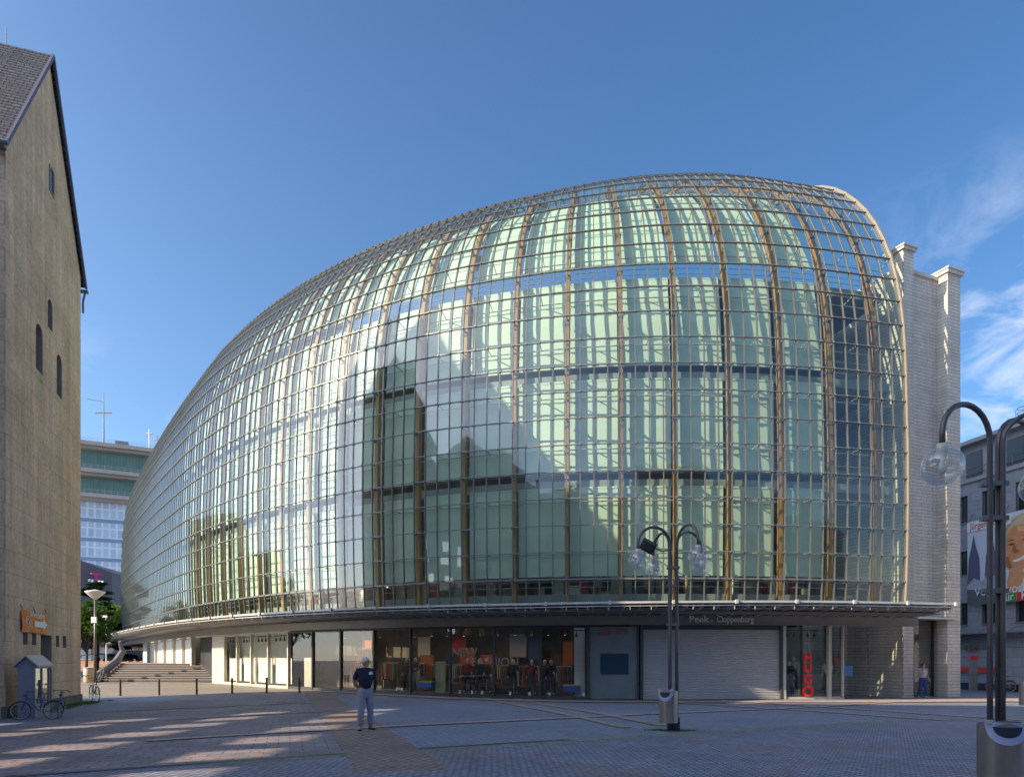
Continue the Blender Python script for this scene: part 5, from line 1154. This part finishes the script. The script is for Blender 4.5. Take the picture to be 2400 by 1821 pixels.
def person(loc, rz, label, cat, J, skinc, shirt, pants, shoec, hairc=None, headyaw=0, headpitch=0, sleeve=.5, long_sleeve=False, pot=0, kind='person', group=None, glasses=False, extra=None, curl=.6):
    t = thing(kind, label, cat, loc, rz, group)
    sk = mat(kind+'_skin', skinc, .55, 0, .08, 6); V_ = Vector
    hip, chest, neck = V_(J['hip']), V_(J['chest']), V_(J['neck'])
    js = [(hip, (.12, .09)), (hip.lerp(chest, .5), (.11, .08+pot*.6)), (chest, (.12, .08)), (neck, (.055, .055)), (neck+V_((0, .01, .07)), (.052, .055)), (V_(J['head'])-V_((0, 0, .05)), (.05, .06))]
    es = [(0, 1), (1, 2), (2, 3), (3, 4), (4, 5)]
    def chain(start, pts, rs):
        last = start
        for p, r in zip(pts, rs): js.append((V_(p), r)); es.append((last, len(js)-1)); last = len(js)-1
    for s_ in ('L', 'R'):
        sh_, el, wr = V_(J['sh'+s_]), V_(J['el'+s_]), V_(J['wr'+s_])
        chain(2, [sh_, sh_.lerp(el, .5), el, el.lerp(wr, .4), wr], [.058, .048, .040, .041, .026])
        hp, kn, an, to = V_(J['hp'+s_]), V_(J['kn'+s_]), V_(J['an'+s_]), V_(J['to'+s_])
        chain(0, [hp, hp.lerp(kn, .5), kn, kn.lerp(an, .35), an, to], [.085, .075, .056, .055, .036, .032])
    body = skin('body', js, es, [sk], t)
    mb = MB(); HM = head_mesh(mb, J['head'], headyaw, headpitch)
    for s_ in ('L', 'R'):
        el, wr = V_(J['el'+s_]), V_(J['wr'+s_]); hd_ = J.get('hd'+s_); d = V_(hd_) if hd_ else (wr-el); hand(mb, wr, d, J.get('th'+s_, (0, 1, 0)), 1 if s_ == 'R' else -1, curl)
    hm = mb.build('tmp', [sk, mat('eye_dark', (.03, .02, .02), .3), mat('brow', hairc or (.2, .15, .1), .8), mat('lips', (.35, .10, .08), .5)], t, smooth=True)
    # join head and hands into the body mesh
    import bmesh
    bm = bmesh.new(); bm.from_mesh(body.data); bm.from_mesh(hm.data); bm.to_mesh(body.data); bm.free()
    body.data.materials.clear()
    for mm in hm.data.materials: body.data.materials.append(mm)
    bpy.data.objects.remove(hm)
    body.data.polygons.foreach_set('use_smooth', [True]*len(body.data.polygons))
    # shirt
    M1 = mat('cloth_top', shirt, .85, 0, .18, 7, .35, 22); M2 = mat('cloth_trousers', pants, .85, 0, .16, 6, .4, 18, stretch=(2.5, 2.5, .6))
    js, es = [(hip+V_((0, 0, -.03)), (.18, .140)), (hip.lerp(chest, .5), (.172, .135+pot)), (chest+V_((0, 0, .0)), (.19, .145)), (chest.lerp(neck, .66), (.13, .105)), (neck+V_((0, 0, .015)), (.072, .070))], [(0, 1), (1, 2), (2, 3), (3, 4)]
    for s_ in ('L', 'R'):
        sh_, el, wr = V_(J['sh'+s_]), V_(J['el'+s_]), V_(J['wr'+s_])
        if long_sleeve: chain(2, [sh_, sh_.lerp(el, .5), el, el.lerp(wr, .5), el.lerp(wr, .93)], [.080, .070, .060, .055, .042])
        else: chain(2, [sh_, sh_.lerp(el, .45), sh_.lerp(el, .85)], [.082, .076, .072])
    skin('shirt', js, es, [M1], t, root=0)
    js, es = [(hip+V_((0, 0, .15)), (.158, .125+pot)), (hip, (.172, .132))], [(0, 1)]
    for s_ in ('L', 'R'):
        hp, kn, an = V_(J['hp'+s_]), V_(J['kn'+s_]), V_(J['an'+s_])
        chain(1, [hp+V_((0, 0, -.03)), hp.lerp(kn, .5), kn, kn.lerp(an, .5), an+V_((0, 0, .02))], [.112, .104, .088, .084, .078])
    tr_ = skin('trousers', js, es, [M2], t, root=1)
    w = MB(); rows = [[(hip.x+.152*cos(a), hip.y+.112*sin(a), hip.z+.085+z) for a in [2*pi*k/18 for k in range(18)]] for z in (0, .035)]; w.sweep(rows, caps=False); w.build('belt', M_['darksteel'], tr_)
    for s_ in ('L', 'R'):
        an, to = V_(J['an'+s_]), V_(J['to'+s_]); d = (to-an); d.z = 0; d.normalize(); b = V_((an.x, an.y, to.z-.02)); sd = V_((-d.y, d.x, 0)); w = MB()
        secs = []
        for f_, ww, hh in ((-.06, .025, .05), (-.04, .038, .085), (.02, .040, .09), (.08, .044, .065), (.15, .042, .045), (.19, .026, .03)):
            c = b+d*f_; secs.append([c-sd*ww, c-sd*ww*.9+V_((0, 0, hh*.6)), c+V_((0, 0, hh)), c+sd*ww*.9+V_((0, 0, hh*.6)), c+sd*ww])
        w.sweep(secs); w.build('shoe', mat('shoe_leather', shoec, .4), t)
    if hairc:
        w = MB(); n = 22; rows = []
        for i in range(9):
            ph = R(2)+R(98)*i/8; row = []
            for j in range(n):
                th = 2*pi*j/n; fr = max(0, sin(th)); p_ = min(ph, R(98)-R(46)*fr**.8); k = 1.10+.03*sin(5*th+i)
                x = .076*sin(p_)*cos(th)*k; y = .096*sin(p_)*sin(th)*k-.006; z = .122*cos(p_)*1.04
                row.append(HM @ Vector((x, y, z)))
            rows.append(row)
        w.sweep(rows, 0, caps=True); w.build('hair', mat('hair', hairc, .8, 0, .3, 40, .6, 80), t, smooth=True)
    if glasses:
        w = MB()
        for sx_ in (-1, 1):
            w.tube([HM @ Vector((sx_*.03+.021*cos(a), .100, .012+.016*sin(a))) for a in [2*pi*k/12 for k in range(12)]], .0022, 4, closed=True); w.tube([HM @ Vector((sx_*.051, .10, .016)), HM @ Vector((sx_*.078, -.01, .018))], .0022, 4)
        w.tube([HM @ Vector((-.009, .1, .014)), HM @ Vector((.009, .1, .014))], .0022, 4); w.build('glasses', M_['darksteel'], t)
    return t, HM
# local frame: +y is where the person faces, +x their right hand
J1 = dict(hip=(0, 0, .95), chest=(0, .0, 1.30), neck=(0, -.005, 1.475), head=(0, .03, 1.625), shL=(-.185, -.01, 1.425), shR=(.185, -.01, 1.425),
          elL=(-.235, -.13, 1.15), wrL=(-.10, -.19, .96), elR=(.235, -.13, 1.15), wrR=(.06, -.20, .94), hdL=(.5, -.1, -.5), hdR=(-.9, 0, -.2), thL=(0, -1, 0), thR=(0, 0, 1),
          hpL=(-.09, 0, .89), knL=(-.12, .02, .49), anL=(-.15, -.05, .09), toL=(-.19, .10, .04), hpR=(.09, 0, .89), knR=(.13, .07, .49), anR=(.15, .04, .09), toR=(.22, .18, .04))
J1['hip'] = (.015, 0, .95); J1['shL'] = (-.19, .0, 1.415); J1['shR'] = (.18, -.03, 1.43)
q = px2g(856, 1711)
t, HM = person(q, R(-146), 'white haired man in navy polo and grey trousers on the brick path, hands behind him', 'person', J1, (.48, .25, .17), (.012, .014, .045), (.27, .28, .36), (.03, .03, .045), (.66, .63, .59), headyaw=R(58), glasses=True, pot=.025)
w = MB(); w.box(-.13, -.045, .128, .136, 1.33, 1.40); w.build('chest_badge', M_['white'], t); 
J2 = dict(hip=(0, 0, .96), chest=(0, .0, 1.30), neck=(0, .0, 1.475), head=(.0, .03, 1.62), shL=(-.19, -.01, 1.425), shR=(.19, -.01, 1.425),
          elL=(-.27, -.03, 1.14), wrL=(-.27, .10, .93), elR=(.22, .20, 1.18), wrR=(.12, .13, 1.50), hdR=(-.10, -.05, .3), thR=(0, -1, .2), thL=(1, 0, 0),
          hpL=(-.09, 0, .89), knL=(-.09, .10, .49), anL=(-.10, .08, .09), toL=(-.12, .22, .04), hpR=(.09, 0, .89), knR=(.13, -.01, .49), anR=(.17, -.12, .10), toR=(.21, .02, .04))
q = px2g(2163, 1635)
t, HM = person(q, R(-165), 'heavy man in pale polo shirt and blue jeans telephoning before the right pilaster', 'person', J2, (.50, .27, .18), (.46, .47, .52), (.03, .06, .20), (.32, .32, .34), (.10, .08, .07), headyaw=R(10), pot=.05)
w = MB(); w.box(-.012, .012, -.035, .035, -.06, .06, M=Matrix.Translation((.088, .045, 1.615))); w.build('phone', M_['darksteel'], t)
# shop window mannequins
def mannequin(label, shirt, pants, rz, loc, head=True, arms=0, long_=True):
    J = dict(J1); J.update(elL=(-.25, .0, 1.15), wrL=(-.24, .08+arms*.15, .93+arms*.2), elR=(.25, -.03, 1.15), wrR=(.27, .02, .90), hdL=None, hdR=None); J['thL'] = J['thR'] = (0, 1, 0); del J['hdL'], J['hdR']
    return person(loc, rz, label, 'mannequin', J, (.55, .52, .48), shirt, pants, (.03, .03, .03), None, kind='mannequin', long_sleeve=long_, group='mannequins in the shop windows')[0]
wins_ = [(842, 1.1, 0), (927, 1.0, 1), (941, 1.3, 2), (1075, 1.2, 3), (1108, 1.0, 0), (1122, 1.3, 1), (1190, 1.2, 4), (1238, 1.0, 5), (1266, 1.5, 1), (1286, 1.0, 0)]
pal = [((.015, .015, .02), (.02, .02, .025)), ((.10, .06, .035), (.03, .03, .035)), ((.14, .09, .06), (.35, .33, .30)), ((.28, .02, .03), (.03, .02, .03)), ((.03, .03, .035), (.02, .02, .02)), ((.22, .02, .06), (.03, .03, .04))]
ml = ['black suited mannequin behind the standing man', 'mannequin in brown coat, left of the pair in the third window', 'mannequin in tan coat and pale trousers, right of the pair', 'mannequin in long red top by the window post', 'black suited mannequin under the blue lettering', 'mannequin in brown jacket beside the black suited one', 'mannequin in black with spread coat near the shutter side', 'mannequin in dark red jacket, second dark window from the grey pane', 'mannequin in brown behind the slim window post', 'black clad mannequin left of the white pillar']
for (px, d, k), lab in zip(wins_, ml):
    u = sw(px); q = sg(u, SO+d); q.z += .15; n_ = plan_n(u)[1]; mannequin(lab, *pal[k], atan2(-n_.y, -n_.x)-pi/2+.3*sin(px), q, arms=(px % 3)*.5)
u = sw(1868); q = sg(u, SO+.7); q.z += .1; mannequin('mannequin in black jacket and dark jeans left of the red letters', (.02, .02, .025), (.03, .04, .09), R(150), q)
u = sw(1890); q = sg(u, SO+1.1); q.z += .3; mannequin('mannequin in pale grey top behind the red letters', (.50, .49, .46), (.03, .03, .04), R(140), q, long_=False)
u = sw(1958); q = sg(u, SO+.6); q.z += .25; mannequin('mannequin in white top at the corner of the red lettered window', (.66, .65, .62), (.02, .02, .02), R(120), q, long_=False)
# ------------------------------------------------------------------ grass tufts at the church foot and round the lamp
rg = random.Random(11)
def tufts(name, pts, n, sp_, h):
    w = MB()
    for _ in range(n):
        c = rg.choice(pts); x, y = c[0]+rg.gauss(0, sp_), c[1]+rg.gauss(0, sp_*.6); z = gz(x, y); a = rg.random()*6.28; hh = h*rg.uniform(.4, 1.2); dx, dy = .008*cos(a), .008*sin(a)
        w.face([(x-dx, y-dy, z), (x+dx, y+dy, z), (x+rg.gauss(0, hh*.3), y+rg.gauss(0, hh*.3), z+hh)])
    o = w.build(name, mat('grass_green', (.09, .16, .03), .7, 0, .4, 2)); o['kind'] = 'stuff'
tufts('grass', [PG(GW*f, 0, -.25-.15*rg.random())[:2] for f in [k/30 for k in range(31)]]+[PG(GW*f, 0, -1.0*rg.random())[:2] for f in (.8, .85, .9, .95, 1, 1.05)], 3600, .22, .09)
tufts('weeds', [(3.9+.45*(k-3)/3, 16.75+.1*sin(k)) for k in range(7)], 900, .14, .04)
